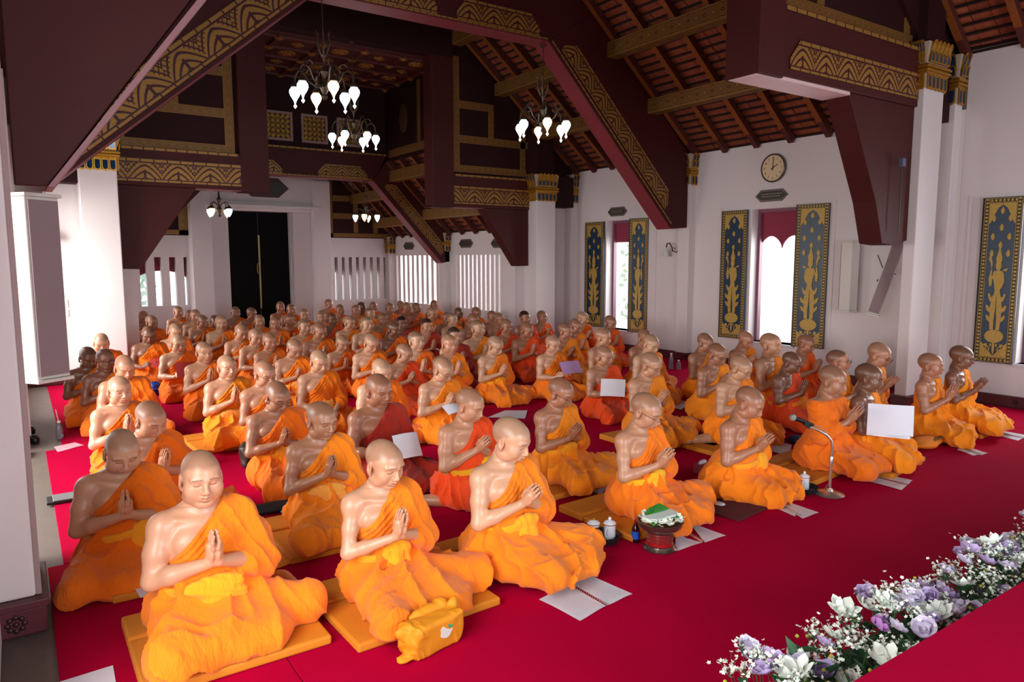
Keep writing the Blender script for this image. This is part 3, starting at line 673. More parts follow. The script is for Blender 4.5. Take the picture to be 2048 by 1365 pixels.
# ---------------------------------------------------------------- signed-distance figures (people are one continuous surface)
class Field:
    def __init__(s, lo, hi, h):
        s.h = h; s.lo = np.array(lo, np.float32)
        s.n = np.ceil((np.array(hi)-np.array(lo))/h).astype(int)+1
        s.F = np.full(s.n, .2, np.float32)
        s.ax = [s.lo[i]+h*np.arange(s.n[i], dtype=np.float32) for i in range(3)]
    def _sl(s, lo, hi):
        a = np.clip(np.floor((np.array(lo)-s.lo)/s.h).astype(int), 0, s.n)
        b = np.clip(np.ceil((np.array(hi)-s.lo)/s.h).astype(int)+1, 0, s.n)
        if (b <= a).any(): return None
        return tuple(slice(i, j) for i, j in zip(a, b))
    def xyz(s, sl=None):
        if sl is None: sl = (slice(None),)*3
        return (s.ax[0][sl[0]][:, None, None], s.ax[1][sl[1]][None, :, None], s.ax[2][sl[2]][None, None, :])
    def put(s, lo, hi, fn, k, sub=False):
        m = max(k, .012)+3*s.h
        sl = s._sl(np.array(lo)-m, np.array(hi)+m)
        if sl is None: return
        X, Y, Z = s.xyz(sl); d = fn(X, Y, Z).astype(np.float32); a = s.F[sl]
        if sub:
            d = -d
            if k > 0:
                t = np.clip(.5-.5*(d-a)/k, 0, 1); s.F[sl] = d*(1-t)+a*t + k*t*(1-t)
                # smooth max
            else: s.F[sl] = np.maximum(a, d)
        else:
            if k > 0:
                t = np.clip(.5+.5*(d-a)/k, 0, 1); s.F[sl] = d*(1-t)+a*t - k*t*(1-t)
            else: s.F[sl] = np.minimum(a, d)
    def ell(s, c, r, k=.02, M=None, sub=False):
        c = np.array(c, float); r = np.array(r, float); R = float(max(r))
        Mi = None if M is None else np.array(M)
        def fn(X, Y, Z):
            x, y, z = X-c[0], Y-c[1], Z-c[2]
            if Mi is not None:
                x, y, z = (Mi[0,0]*x+Mi[1,0]*y+Mi[2,0]*z, Mi[0,1]*x+Mi[1,1]*y+Mi[2,1]*z, Mi[0,2]*x+Mi[1,2]*y+Mi[2,2]*z)
            k0 = np.sqrt((x/r[0])**2+(y/r[1])**2+(z/r[2])**2)
            k1 = np.sqrt((x/r[0]**2)**2+(y/r[1]**2)**2+(z/r[2]**2)**2)+1e-6
            return k0*(k0-1)/k1
        bb = r if M is None else np.array([R]*3)
        s.put(c-bb, c+bb, fn, k, sub)
    def cone(s, a, b, ra, rb, k=.02, sub=False):
        a = np.array(a, float); b = np.array(b, float); d = b-a; L2 = float(d@d)+1e-9
        def fn(X, Y, Z):
            t = np.clip(((X-a[0])*d[0]+(Y-a[1])*d[1]+(Z-a[2])*d[2])/L2, 0, 1)
            return np.sqrt((X-a[0]-t*d[0])**2+(Y-a[1]-t*d[1])**2+(Z-a[2]-t*d[2])**2)-(ra+(rb-ra)*t)
        R = max(ra, rb)
        s.put(np.minimum(a, b)-R, np.maximum(a, b)+R, fn, k, sub)

def surface_nets(F, lo, h):
    """numpy surface nets: returns verts, quads"""
    s = F < 0; nx, ny, nz = F.shape
    c = np.zeros((nx-1, ny-1, nz-1), np.uint8)
    for i in (0, 1):
        for j in (0, 1):
            for k in (0, 1): c += s[i:nx-1+i, j:ny-1+j, k:nz-1+k]
    act = (c > 0) & (c < 8); idx = np.full(act.shape, -1, np.int64)
    I, J, K = np.nonzero(act); n = len(I); idx[I, J, K] = np.arange(n)
    P = np.zeros((n, 3)); W = np.zeros(n)
    cor = [(a, b, d) for a in (0, 1) for b in (0, 1) for d in (0, 1)]
    val = {q: F[I+q[0], J+q[1], K+q[2]] for q in cor}
    for q in cor:
        for ax in range(3):
            if q[ax]: continue
            q2 = list(q); q2[ax] = 1; q2 = tuple(q2); a = val[q]; b = val[q2]
            m = (a < 0) != (b < 0); t = np.where(m, a/np.where(m, a-b, 1), 0)
            p = np.zeros((n, 3)); p[:] = q; p[:, ax] = t
            P[m] += p[m]; W[m] += 1
    P /= W[:, None]
    V = (np.stack([I, J, K], 1)+P)*h+lo
    Q = []
    for ax in range(3):
        a = [slice(1, -1)]*3; a[ax] = slice(0, -1); b = list(a); b[ax] = slice(1, None)
        sa = s[tuple(a)]; sb = s[tuple(b)]
        for flip in (0, 1):
            m = (sa & ~sb) if not flip else (~sa & sb)
            i, j, k = np.nonzero(m); g = [i+1, j+1, k+1]; g[ax] -= 1
            o1, o2 = (ax+1) % 3, (ax+2) % 3
            def at_(d1, d2):
                q = [x.copy() for x in g]; q[o1] -= d1; q[o2] -= d2
                return idx[q[0], q[1], q[2]]
            quad = np.stack([at_(1, 1), at_(0, 1), at_(0, 0), at_(1, 0)], 1)
            if flip: quad = quad[:, ::-1]
            Q.append(quad)
    Q = np.concatenate(Q)
    return V, Q[(Q >= 0).all(1)]

def np_mesh(name, parts, mats_, cols=None, smooth=True):
    """parts: list of (V,Q). one mesh from several arrays; optional vertex colours"""
    off = 0; VV = []; QQ = []
    for V, Q in parts:
        VV.append(V); QQ.append(Q+off); off += len(V)
    V = np.concatenate(VV); Q = np.concatenate(QQ)
    me = bpy.data.meshes.new(name)
    me.vertices.add(len(V)); me.vertices.foreach_set('co', V.astype(np.float32).ravel())
    me.loops.add(Q.size); me.loops.foreach_set('vertex_index', Q.astype(np.int32).ravel())
    me.polygons.add(len(Q)); me.polygons.foreach_set('loop_start', np.arange(0, Q.size, 4, dtype=np.int32))
    me.polygons.foreach_set('use_smooth', np.ones(len(Q), bool))
    me.update(calc_edges=True)
    if cols is not None:
        C = np.concatenate(cols); a = me.color_attributes.new('tone', 'FLOAT_COLOR', 'POINT')
        C4 = np.ones((len(C), 4), np.float32); C4[:, :3] = C; a.data.foreach_set('color', C4.ravel())
    for m in mats_: me.materials.append(m)
    return me

def rotm(yaw=0, pitch=0, roll=0):
    """yaw>0 turns the face to its left (+X when facing -Y); pitch>0 bows"""
    return np.array(Matrix.Rotation(yaw, 3, 'Z') @ Matrix.Rotation(pitch, 3, 'X') @ Matrix.Rotation(roll, 3, 'Y'))

def wob(a, b, c, sd):
    """smooth pseudo-noise in about [-1,1]"""
    r = random.Random(sd); o = 0
    for i in range(4):
        f = (1.0, 1.7, 2.6, 3.9)[i]; u, v, w, p = (r.uniform(-1, 1), r.uniform(-1, 1), r.uniform(-1, 1), r.uniform(0, 6.28))
        o = o + np.sin(f*(a*u+b*v+c*w)*6+p)/(1+i*.6)
    return o/2

HR0 = np.array([0, .012, .655])                   # head pivot (top of the neck)
def head_prims(f, P, O, Rm, s=1., fat=0.):
    """P=list of settings; O origin of head centre, Rm rotation"""
    def T(p): return O + Rm @ (np.array(p)*s)
    def E(c, r, k=.02, sub=False, R2=None): f.ell(T(c), np.array(r)*s, k, Rm if R2 is None else Rm@R2, sub)
    def Cn(a, b, ra, rb, k=.02, sub=False): f.cone(T(a), T(b), ra*s, rb*s, k, sub)
    j = fat
    E((0, .018, .036), (.076, .095, .082), .01)
    E((0, -.03, .03), (.068, .062, .068), .03)
    E((0, -.028, -.035), (.058+j*.010, .062, .066), .035)
    E((0, -.06, -.088), (.028+j*.008, .026, .020), .03)
    for sx in (-1, 1):
        E((sx*.044, -.052, -.026), (.026+j*.007, .03, .032+j*.004), .03)      # cheek
        E((sx*.052, -.012, -.065), (.02+j*.006, .035, .022), .03)             # jaw
        E((sx*.031, -.0935, .0105), (.0155, .012, .0105), .012, sub=True)      # socket
        E((sx*.031, -.0765, .0100), (.0150, .0125, .0110), .005)              # lid over eyeball
        Cn((sx*.048, -.076, .0290), (sx*.014, -.0885, .0280), .0080, .0085, .016)
        E((sx*.0125, -.1000, -.0265), (.0085, .010, .0075), .006)             # nostril wing
        # ear
        E((sx*.079, .012, -.004), (.010, .021, .034), .006, R2=rotm(sx*.35, -.15))
        E((sx*.088, .006, .000), (.006, .012, .021), .005, sub=True, R2=rotm(sx*.35, -.15))
        E((sx*.076, .004, -.034), (.007, .009, .012), .006)
    Cn((0, -.088, .020), (0, -.1085, -.021), .0080, .0105, .012)
    E((0, -.084, -.052), (.026, .016, .020), .016)                            # mouth mound
    Cn((-.020, -.0885, -.0475), (0, -.0995, -.0460), .0035, .0055, .006)
    Cn((.020, -.0885, -.0475), (0, -.0995, -.0460), .0035, .0055, .006)
    Cn((-.017, -.0890, -.0570), (.017, -.0890, -.0570), .0045, .0045, .006)
    E((0, -.0930, -.0570), (.012, .0065, .0055), .006)
    Cn((-.021, -.0985, -.0520), (.021, -.0985, -.0520), .0022, .0022, .003, True)
    E((0, -.083, -.0700), (.018, .008, .005), .010, True)

def head_cols(V, O, Rm, s=1., hair=.55, bald=True):
    """colour multiplier per vertex in head space"""
    q = (V-O) @ Rm / s; x, y, z = q[:, 0], q[:, 1], q[:, 2]; C = np.ones((len(V), 3))
    def mixc(m, c): 
        m = np.clip(m, 0, 1)[:, None]; C[:] = C*(1-m)+np.array(c)*m
    inh = np.clip((.2-np.linalg.norm(q, axis=1))/.03, 0, 1)
    # stubbled scalp
    line = z - (.062 - np.clip((y+.05)/.1, 0, 1)*.075)
    sc_ = np.clip(line/.018, 0, 1)*inh
    if hair >= 2: mixc(sc_, (.10, .075, .07))
    else: mixc(sc_*hair, (.38, .385, .39))
    mixc(np.clip(1-np.abs(z+.05)/.03, 0, 1)*np.clip((-.06-y)/.02, 0, 1)*.12*inh, (.6, .6, .65))
    ax = np.abs(x)
    brow = np.clip(1-np.abs(z-(.0315-np.clip((ax-.03)/.02, 0, 1)*.004))/.0042, 0, 1)*(ax > .011)*(ax < .051)*(y < -.05)
    mixc(brow*1.*inh, (.28, .2, .17))
    lid = np.clip(1-np.abs(z-(.0035+((ax-.031)/.016)**2*.003))/.0026, 0, 1)*(np.abs(ax-.031) < .0155)*(y < -.07)
    mixc(lid*1.*inh, (.10, .06, .05))
    lip = np.clip(1-np.abs(z+.0515)/.0085, 0, 1)*np.clip((.0235-ax)/.005, 0, 1)*(y < -.078)
    mixc(lip*.8*inh, (.86, .5, .5))
    ml = np.clip(1-np.abs(z+.0520)/.0022, 0, 1)*(ax < .021)*(y < -.08)
    mixc(ml*.6*inh, (.4, .2, .2))
    nos = ((ax-.008)**2+(z+.0335)**2 < .0042**2)*(y < -.09)
    mixc(nos*.7*inh, (.3, .15, .12))
    mixc(np.clip((ax-.07)/.01, 0, 1)*np.clip((.05-z)/.02, 0, 1)*.25*inh, (1., .75, .7))
    return C

def arm_pose(P):
    """joint positions of the two arms"""
    sh = P.get('shz', .525)
    hz, hy, hx = P.get('hand', (.47, -.225, 0.0))
    sw = .164+P.get('fat', 0)*.010
    Rs = np.array((-sw, .005, sh)); Ls = np.array((sw, .005, sh))
    ez = P.get('elz', .30)
    Re = np.array((-.226-P.get('fat', 0)*.012, -.055, ez)); Le = np.array((.228+P.get('fat', 0)*.012, -.055, ez))
    return Rs, Re, Ls, Le, np.array((hx, hy, hz))

def hand_pair(f, Rw, Lw, H, tilt, lo=False, open_=0.):
    """palms together: wrists Rw / Lw, centre H, fingers along direction tilt"""
    d = np.array((0, -math.sin(tilt), math.cos(tilt)))          # fingertip direction
    nrm = np.array((1., 0, 0)); fw = np.cross(nrm, d)           # fw: towards the monk / away
    if open_ : pass
    for sx in (-1, 1):
        n_ = nrm*sx
        W = H - d*.075 + n_*(.018+open_)
        B = H - d*.0 + n_*.0135
        f.cone(W, B, .021, .023, .02)
        f.ell(H - d*.035 + n_*.0145, (.0135, .036, .042), .012, np.stack([nrm, -fw, d], 1))
        Ls_ = (.066, .078, .084, .074, .058)
        for i in range(4):
            off = (i-1.5)*.0185; L = (.060, .075, .080, .070)[i]
            a = H + fw*off - d*.002 + n_*.011; bend = n_*(.004 if i % 2 else .002)
            m = a + d*L*.5 + bend + fw*off*.10; e = a + d*L - n_*.002 + fw*off*.05
            f.cone(a, m, .0092, .0085, .003); f.cone(m, e, .0085, .0062, .003)
        # thumb from the side of the palm near its base, crossing up against the index side
        a = H - d*.055 - fw*.030 + n_*.014; m = H - d*.018 - fw*.040 + n_*.010; e = H + d*.018 - fw*.034 + n_*.009
        f.cone(a, m, .0115, .0098, .006); f.cone(m, e, .0095, .0072, .003)

def hold_hand(f, H, d, fw, n_, sx, curl=.6):
    """a relaxed hand gripping an edge: palm at H, fingers along d bending along n_"""
    H, d, fw, n_ = (np.array(v, float) for v in (H, d, fw, n_))
    f.ell(H, (.013, .036, .040), .012, np.stack([n_, fw, d], 1))
    for i in range(4):
        off = (i-1.5)*.0185; L = (.030, .036, .038, .032)[i]
        a = H + fw*off + d*.032; m = a + d*L*.9 + n_*.008*curl; q = m + d*L*.45 + n_*L*.75*curl; e = q - d*.004 + n_*L*.5*curl
        f.cone(a, m, .0092, .0086, .003); f.cone(m, q, .0086, .0078, .003); f.cone(q, e, .0076, .0064, .003)
    a = H - d*.02 + fw*.034*sx; m = H + d*.018 + fw*.046*sx + n_*.014; e = H + d*.042 + fw*.036*sx + n_*.022
    f.cone(a, m, .0112, .0095, .006); f.cone(m, e, .0092, .0072, .003)

def body_prims(f, P, arms=True):
    ft = P.get('fat', 0); L = P.get('lean', 0.)           # lean: forward shift of the chest per metre
    def ly(z): return -L*(z-.15)
    f.ell((0, .03, .13), (.17, .14, .13), .02)
    f.ell((0, -.005+ly(.28)-ft*.02, .28), (.142+ft*.03, .108+ft*.035, .14), .05)
    f.ell((0, .0+ly(.43), .43), (.158+ft*.016, .098+ft*.02, .145), .05)
    for sx in (-1, 1): f.ell((sx*.075, -.066+ly(.45), .452), (.068, .036+ft*.01, .05), .035)
    sz = P.get('shz', .525)
    f.cone((-.145, .012+ly(sz), sz+.012), (.145, .012+ly(sz), sz+.012), .05, .05, .05)
    f.cone((-.105, .02+ly(sz), sz+.035), (0, .018+ly(sz), sz+.075), .035, .045, .04)
    f.cone((.105, .02+ly(sz), sz+.035), (0, .018+ly(sz), sz+.075), .035, .045, .04)
    for sx in (-1, 1): f.cone((sx*.015, -.062+ly(sz), sz+.012), (sx*.12, -.045+ly(sz), sz+.03), .009, .011, .022)   # collar bones

def head_frame(P):
    sz = P.get('shz', .525); L = P.get('lean', 0.)
    Rm = rotm(P.get('yaw', 0), P.get('pitch', .3), P.get('roll', 0)); s = P.get('hs', 1.09)
    piv = np.array((0, .012-L*(sz-.12), sz+.105)); O = piv + Rm @ (np.array((0, -.012, .088))*s)
    return Rm, O, piv, s, sz, L

def figure(P, hi=True):
    """returns dict of numpy meshes for a seated monk facing -Y, seat at origin"""
    ft = P.get('fat', 0); sd = P.get('seed', 1); Rm, O, piv, s, sz, L = head_frame(P)
    Rs, Re, Ls_, Le, H = arm_pose(P); Rs = Rs+np.array((0, -L*(sz-.15), 0)); Ls_ = Ls_+np.array((0, -L*(sz-.15), 0))
    Re = Re+np.array((0, -L*.15, 0)); Le = Le+np.array((0, -L*.15, 0))
    tilt = P.get('tilt', .35); mode = P.get('mode', 'pray')
    hb, hh, hd = (.0095, .0031, .0034) if hi else (.0135, .0052, .006)
    out = {}
    def neck(f):
        f.cone((0, .022-L*(sz-.12), sz+.03), piv+Rm@np.array((0, .004, .03)), .056+ft*.007, .052+ft*.007, .03)
    if mode == 'pray':
        d = np.array((0, -math.sin(tilt), math.cos(tilt))); Wr = H-d*.085+np.array((-.02, 0, 0)); Wl = H-d*.085+np.array((.02, 0, 0))
    elif mode == 'read':      # both hands hold a sheet
        Wr = H+np.array((-.12, .03, -.05)); Wl = H+np.array((.12, .03, -.05))
    else:                     # lap: hands loosely down
        Wr = H+np.array((-.07, .02, 0)); Wl = H+np.array((.07, .02, 0))
    def armR(f):
        f.ell(Rs+np.array((0, 0, -.004)), (.062, .058, .062), .03)
        m = (Rs+Re)/2
        f.cone(Rs, m, .048+ft*.01, .046+ft*.011, .025); f.cone(m, Re, .046+ft*.011, .036+ft*.005, .02)
        fm = Re*.65+Wr*.35
        f.cone(Re, fm, .037+ft*.004, .037+ft*.006, .02); f.cone(fm, Wr, .037+ft*.006, .0225+ft*.003, .02)
    def armL(f):
        m = (Ls_+Le)/2; f.cone(Ls_, m, .05, .046, .03); f.cone(m, Le, .046, .036, .02)
        fm = Le*.65+Wl*.35; f.cone(Le, fm, .037+ft*.004, .037+ft*.006, .02); f.cone(fm, Wl, .037+ft*.006, .0225+ft*.003, .02)
    def hands(f):
        if mode == 'pray': hand_pair(f, Wr, Wl, H, tilt, open_=P.get('open', 0))
        elif mode == 'read':
            for sx, W in ((-1, Wr), (1, Wl)):
                dd = np.array((-sx*.45, -.75, .48)); dd /= np.linalg.norm(dd); up = np.array((0, .54, .84)); n_ = np.cross(dd, up); n_ /= np.linalg.norm(n_); up = np.cross(n_, dd)
                f.cone(W, W+dd*.03, .023, .022, .02)
                hold_hand(f, W+dd*.055, dd, up, n_*sx*-1*(-1), 1)
        else:
            for sx, W in ((-1, Wr), (1, Wl)):
                dd = np.array((-sx*.7, -.7, -.25)); dd /= np.linalg.norm(dd); n_ = np.array((0, 0, -1.)); fw = np.cross(dd, n_)
                fw /= np.linalg.norm(fw); n_ = np.cross(fw, dd)
                hold_hand(f, W+dd*.05, dd, fw, n_, 1, .8); f.cone(W, W+dd*.03, .022, .02, .02)
    cut = sz+.085+P.get('cut', 0)
    # --- skin, body part
    lo = (-.34-ft*.05, -.36-L*.2, .12); hiB = (.34+ft*.05, .20, cut+.004)
    f = Field(lo, hiB, hb); body_prims(f, P); armR(f); armL(f); neck(f); 
    if P.get('feet', 1):
        pass
    # remove the hand box (done fine below)
    hc = (Wr+Wl)/2 if mode != 'pray' else H
    V1, Q1 = surface_nets(f.F, f.lo, f.h)
    # --- hands at fine step
    if mode == 'pray': b0, b1 = H-np.array((.075, .13, .12)), H+np.array((.075, .09, .13))
    else: b0, b1 = hc-np.array((.24, .16, .10)), hc+np.array((.24, .08, .14))
    g = Field(b0, b1, hd); hands(g)
    for W, E_ in ((Wr, Re), (Wl, Le)):
        e = W+(E_-W)*.28; g.cone(W, e, .0225+ft*.003, .029+ft*.003, .015)
    V2, Q2 = surface_nets(g.F, g.lo, g.h)
    # --- head
    hb0 = O-np.array((.13, .15, .17))*s; hb1 = O+np.array((.13, .15, .14))*s; hb0[2] = max(hb0[2], cut-.006)
    hf = Field(hb0, hb1, hh); neck(hf); head_prims(hf, P, O, Rm, s, ft)
    if cut-.006 < hb0[2]+1e-6: body_prims(hf, P)
    if P.get('hair', .5) >= 2:
        hf.ell(O+Rm@np.array((0, .024, .044))*s, np.array((.080, .094, .084))*s, .006, Rm)
    V3, Q3 = surface_nets(hf.F, hf.lo, hf.h)
    # the body field lacks the head; drop its cap just above the cut
    C1 = np.ones((len(V1), 3)); C2 = np.ones((len(V2), 3))
    kn = ((V2-H)@np.array((0, 0, 1))); C2 *= 1-.0*kn[:, None]
    C3 = head_cols(V3, O, Rm, s, P.get('hair', .5))
    out['body'] = ([(V1, Q1), (V2, Q2), (V3, Q3)], [C1, C2, C3]); out['head'] = (Rm, O, s)
    # --- upper robe
    hr = .0072 if hi else .0115
    f = Field((-.36, -.40-L*.2, .10), (.42+ft*.04, .24, .66), hr); P2 = dict(P)
    body_prims(f, P2); f.cone((.08, .012-L*(sz-.15), sz+.035), Ls_+np.array((.004, 0, .004)), .045, .052, .04)
    m = (Ls_+Le)/2+np.array((.004, 0, 0)); E2 = Le+np.array((.006, .0, -.012))
    f.cone(Ls_, m, .054, .056+ft*.008, .04); f.cone(m, E2, .056+ft*.008, .058+ft*.010, .03)
    sl = max(.42, P.get('sleeve', .5)); e = Le+(Wl-Le)*sl*.7
    f.cone(E2, e+np.array((.0, .0, -.005)), .058+ft*.01, .054+ft*.012, .03)
    if P.get('drape', 1): f.cone(E2+np.array((-.01, .02, 0)), (Le[0]-.03, Le[1]+.07, .12), .045, .03, .06)
    if P.get('cover'):
        f.cone((-.08, .012-L*(sz-.15), sz+.035), Rs, .045, .056, .04); mr = (Rs+Re)/2; f.cone(Rs, mr, .056, .056, .04); f.cone(mr, Re, .056, .054, .03); f.cone(Re, Re+(Wr-Re)*.55, .054, .048, .03)
    X, Y, Z = f.xyz(); n = wob(X*1.2, Y*1.2, Z*1.2, sd)
    nx, nz = -.70, .714; x0, z0 = .062, sz+.075; lyz = 0
    sdist = (X-x0)*nx+(Z-z0)*nz
    w = 1/(1+np.exp(-(X-.06)/.03))
    ph = (sdist/.036+n*.55)*2*PI*.5
    fold1 = ((1-np.abs(np.sin(ph*1.25)))**1.6-.35)*.0125*np.exp(sdist*2)
    fold2 = ((1-np.abs(np.sin((X*.75+Y*.55+Z*.25+n*.05)/.036*PI*.5)))**1.6-.35)*.013 + n*.006
    fold = fold1*(1-w)+fold2*w
    rb = f.F - .011 - fold
    edge = sdist+.006*np.sin(Y*30+sd)
    if P.get('cover'): edge = Z-(sz+.055-.25*(np.abs(X)-.05).clip(0, 1)*0)-.10*np.clip(-(Y+.0), 0, .2)*-1
    rb = np.maximum(rb, edge)
    f.F = rb.astype(np.float32); out['robe'] = [surface_nets(f.F, f.lo, f.h)]
    # --- lower robe over folded legs
    kr = P.get('knR', (-.25, -.40)); kl = P.get('knL', (.43, -.16))
    f = Field((min(-.5, kr[0]-.2), -.68, -.012), (max(.62, kl[0]+.2), .42, .42), hr*1.12)
    f.ell((0, .05, .10), (.215+ft*.03, .175, .15), .05)
    f.ell((0, -.005-L*.1, .25), (.162+ft*.035, .135+ft*.04, .10), .06)
    f.cone((-.09, .0, .11), (kr[0], kr[1], .085), .105+ft*.02, .072, .08); f.cone((.09, .0, .11), (kl[0], kl[1], .085), .105+ft*.02, .072, .08)
    fr = P.get('ftR', (.18, -.33)); fl = P.get('ftL', (.40, .22))
    f.cone((kr[0], kr[1], .055), (fr[0], fr[1], .045), .062, .045, .09); f.cone((kl[0], kl[1], .055), (fl[0], fl[1], .045), .062, .045, .09)
    f.ell(((kr[0]+kl[0])/2, (kr[1]+kl[1])/2+.04, .05), (.22, .18, .085), .08)
    f.ell((.02, -.17, .10), (.17, .13, .085), .08)
    X, Y, Z = f.xyz(); n = wob(X*.9, Y*.9, Z*.9, sd+5); n2 = wob(X*2, Y*2, Z*2, sd+9)
    an = np.arctan2(X-.0, -(Y-.10)); rr = np.sqrt(X**2+(Y-.1)**2)
    r1 = (1-np.abs(np.sin(an*4.5+n*2.6+rr*6)))**1.8; r2 = (1-np.abs(np.sin(rr*24+an*3.4+n2*2.6+Z*9)))**1.7
    fold = (r1-.3)*.030*np.clip((rr-.10)/.18, 0, 1) + (r2-.3)*.015 + n2*.007 + n*.010*np.clip((rr-.1)/.2, 0, 1)
    skirt = 1+0*X
    fF = f.F - .012 - fold
    fF = np.maximum(fF, .004-Z)
    f.F = fF.astype(np.float32); out['lower_robe'] = [surface_nets(f.F, f.lo, f.h)]
    # --- foot peeking out behind
    if P.get('foot', 0):
        fp = P['foot']; g = Field((fp[0]-.34, fp[1]-.2, -.004), (fp[0]+.22, fp[1]+.34, .16), .005)
        a = np.array((fp[0], fp[1], .040)); dd = np.array((fp[2], fp[3], 0.)); g.cone(a-dd*.18, a, .055, .04, .02); dd /= np.linalg.norm(dd); sdv = np.array((dd[1], -dd[0], 0))
        g.cone(a-dd*.06, a+dd*.05, .04, .034, .02); g.ell(a+dd*.06, (.036, .036, .034), .02); g.cone(a+dd*.05, a+dd*.14, .034, .024, .03)
        for i in range(5):
            t = a+dd*(.165-.008*i)+sdv*(i-2)*.017+np.array((0, 0, -.018)); g.cone(t-dd*.03, t+dd*.006, .010, .011-(.001*i), .006)
        V, Q = surface_nets(g.F, g.lo, g.h)
        out['body'][0].append((V, Q)); out['body'][1].append(np.ones((len(V), 3)))
    # --- sash
    if P.get('sash', 0):
        k = P['sash']; by = -.150-ft*.052-L*.12
        f = Field((-.24, -.36, .10), (.26, .2, .42), hr)
        if k == 1:      # cloth folded over on the belly
            f.ell((.0, by+.014, .275), (.13, .030, .045), .02); f.ell((.02, by+.004, .235), (.085, .026, .05), .02); f.ell((.10, by+.02, .225), (.05, .026, .035), .012, rotm(0, .1, .6))
        elif k == 2:    # tied bunch with a hanging end
            f.ell((.03, by+.008, .285), (.085, .028, .040), .015); f.ell((.05, by-.006, .215), (.05, .020, .085), .012, rotm(0, -.15, -.12)); f.ell((.00, by-.002, .235), (.030, .018, .06), .01, rotm(0, -.1, .25))
        elif k == 3:    # wide pocket cloth at the side
            f.ell((.10, by+.035, .25), (.085, .05, .09), .02)
        X, Y, Z = f.xyz(); n = wob(X*2, Y*2, Z*2, sd+2)
        f.F = (f.F - (np.abs(np.sin((X*16+Z*85 if k == 1 else X*62+Z*10)+n*3))-.5)*.006 - n*.003).astype(np.float32)
        # belt round the waist
        g = Field((-.24, -.36, .10), (.26, .2, .42), hr); g.ell((0, -.005-L*.1, .27), (.164+ft*.035, .137+ft*.042, .16), .0)
        bz = np.abs(g.xyz()[2]-.27-.02*np.sin(g.xyz()[0]*9))-.022
        band = np.maximum(np.maximum(g.F-.016, -(g.F+.01)), bz); f.F = np.minimum(f.F, band).astype(np.float32)
        out['sash'] = [surface_nets(f.F, f.lo, f.h)]
    return out

# --- materials of the figures; the object colour tints each person's own skin and cloth
def skin_material():
    t = NT('skin'); at_ = t.n('ShaderNodeAttribute', attribute_name='tone'); oi = t.n('ShaderNodeObjectInfo')
    n = t.noise(14, t.coord('Object'), 4); n2 = t.noise(420, t.coord('Object'), 2)
    v = t.mix(n.outputs['Fac'], (.90, .86, .85, 1), (1.08, 1.06, 1.05, 1))
    c = t.mix(1., oi.outputs['Color'], at_.outputs['Color'], 'MULTIPLY'); c = t.mix(1., c, v, 'MULTIPLY')
    t.bump(n2.outputs['Fac'], .12, .002)
    m = t.set(c, .36, 0, .55); b = t.b
    b.inputs['Subsurface Weight'].default_value = .05; b.inputs['Subsurface Radius'].default_value = (.9, .35, .2); b.inputs['Subsurface Scale'].default_value = .012
    return m
def cloth_material():
    t = NT('robe_cloth'); oi = t.n('ShaderNodeObjectInfo'); co = t.coord('Object')
    n = t.noise(5, co, 3); w = t.noise(26, t.mapping(co, (1, 1, .45)), 3, .6); fine = t.noise(900, co, 1)
    v = t.mix(n.outputs['Fac'], (.90, .84, .75, 1), (1.06, 1.06, 1.1, 1))
    c = t.mix(1., oi.outputs['Color'], v, 'MULTIPLY')
    w2 = t.noise(9, t.mapping(co, (1.6, 1, .5), (0, 0, 0), (.5, .6, .3)), 4, .55); rdg = t.math('ABSOLUTE', t.math('SUBTRACT', w2.outputs['Fac'], .5))
    h = t.math('ADD', t.math('MULTIPLY', rdg, 2.2), t.math('ADD', t.math('MULTIPLY', w.outputs['Fac'], .6), t.math('MULTIPLY', fine.outputs['Fac'], .08)))
    t.bump(h, .75, .016)
    m = t.set(c, .82, 0, .25); t.b.inputs['Sheen Weight'].default_value = .15
    return m
SKIN = skin_material(); CLOTH = cloth_material()
def make_meshes(P, hi=True):
    r = figure(P, hi); out = {'head': r['head'], 'P': P}
    out['body'] = np_mesh('person_body', r['body'][0], [SKIN], r['body'][1])
    for k in ('robe', 'lower_robe', 'sash'):
        if k in r: out[k] = np_mesh(k, r[k], [CLOTH])
    return out
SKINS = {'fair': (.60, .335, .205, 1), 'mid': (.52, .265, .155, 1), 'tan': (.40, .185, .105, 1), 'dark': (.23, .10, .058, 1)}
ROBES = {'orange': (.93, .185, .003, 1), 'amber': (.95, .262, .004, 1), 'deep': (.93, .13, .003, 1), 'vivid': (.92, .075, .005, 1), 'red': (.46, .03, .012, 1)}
SASH = {'yellow': (.95, .38, .01, 1), 'lemon': (.92, .47, .012, 1), 'gold': (.85, .30, .012, 1), 'cream': (.95, .42, .07, 1)}
DARK = mat('spectacle_frame', '#20180f', .35)
LENS = None
def glasses_mesh():
    b = MB()
    for sx in (-1, 1):
        b.tube([(sx*.031+.0215*math.cos(a), -.1125-.004*abs(math.cos(a)), .006+.0155*math.sin(a)) for a in [2*PI*k/16 for k in range(16)]], .0013, 5, True)
        b.tube([(sx*.052, -.108, .010), (sx*.074, -.07, .012), (sx*.083, .0, .010), (sx*.080, .02, -.004)], .0012, 5)
    b.tube([(-.0095, -.1145, .010), (0, -.1155, .013), (.0095, -.1145, .010)], .0012, 5)
    return b.mesh('glasses')
GLS = glasses_mesh(); GLS.materials.append(DARK)
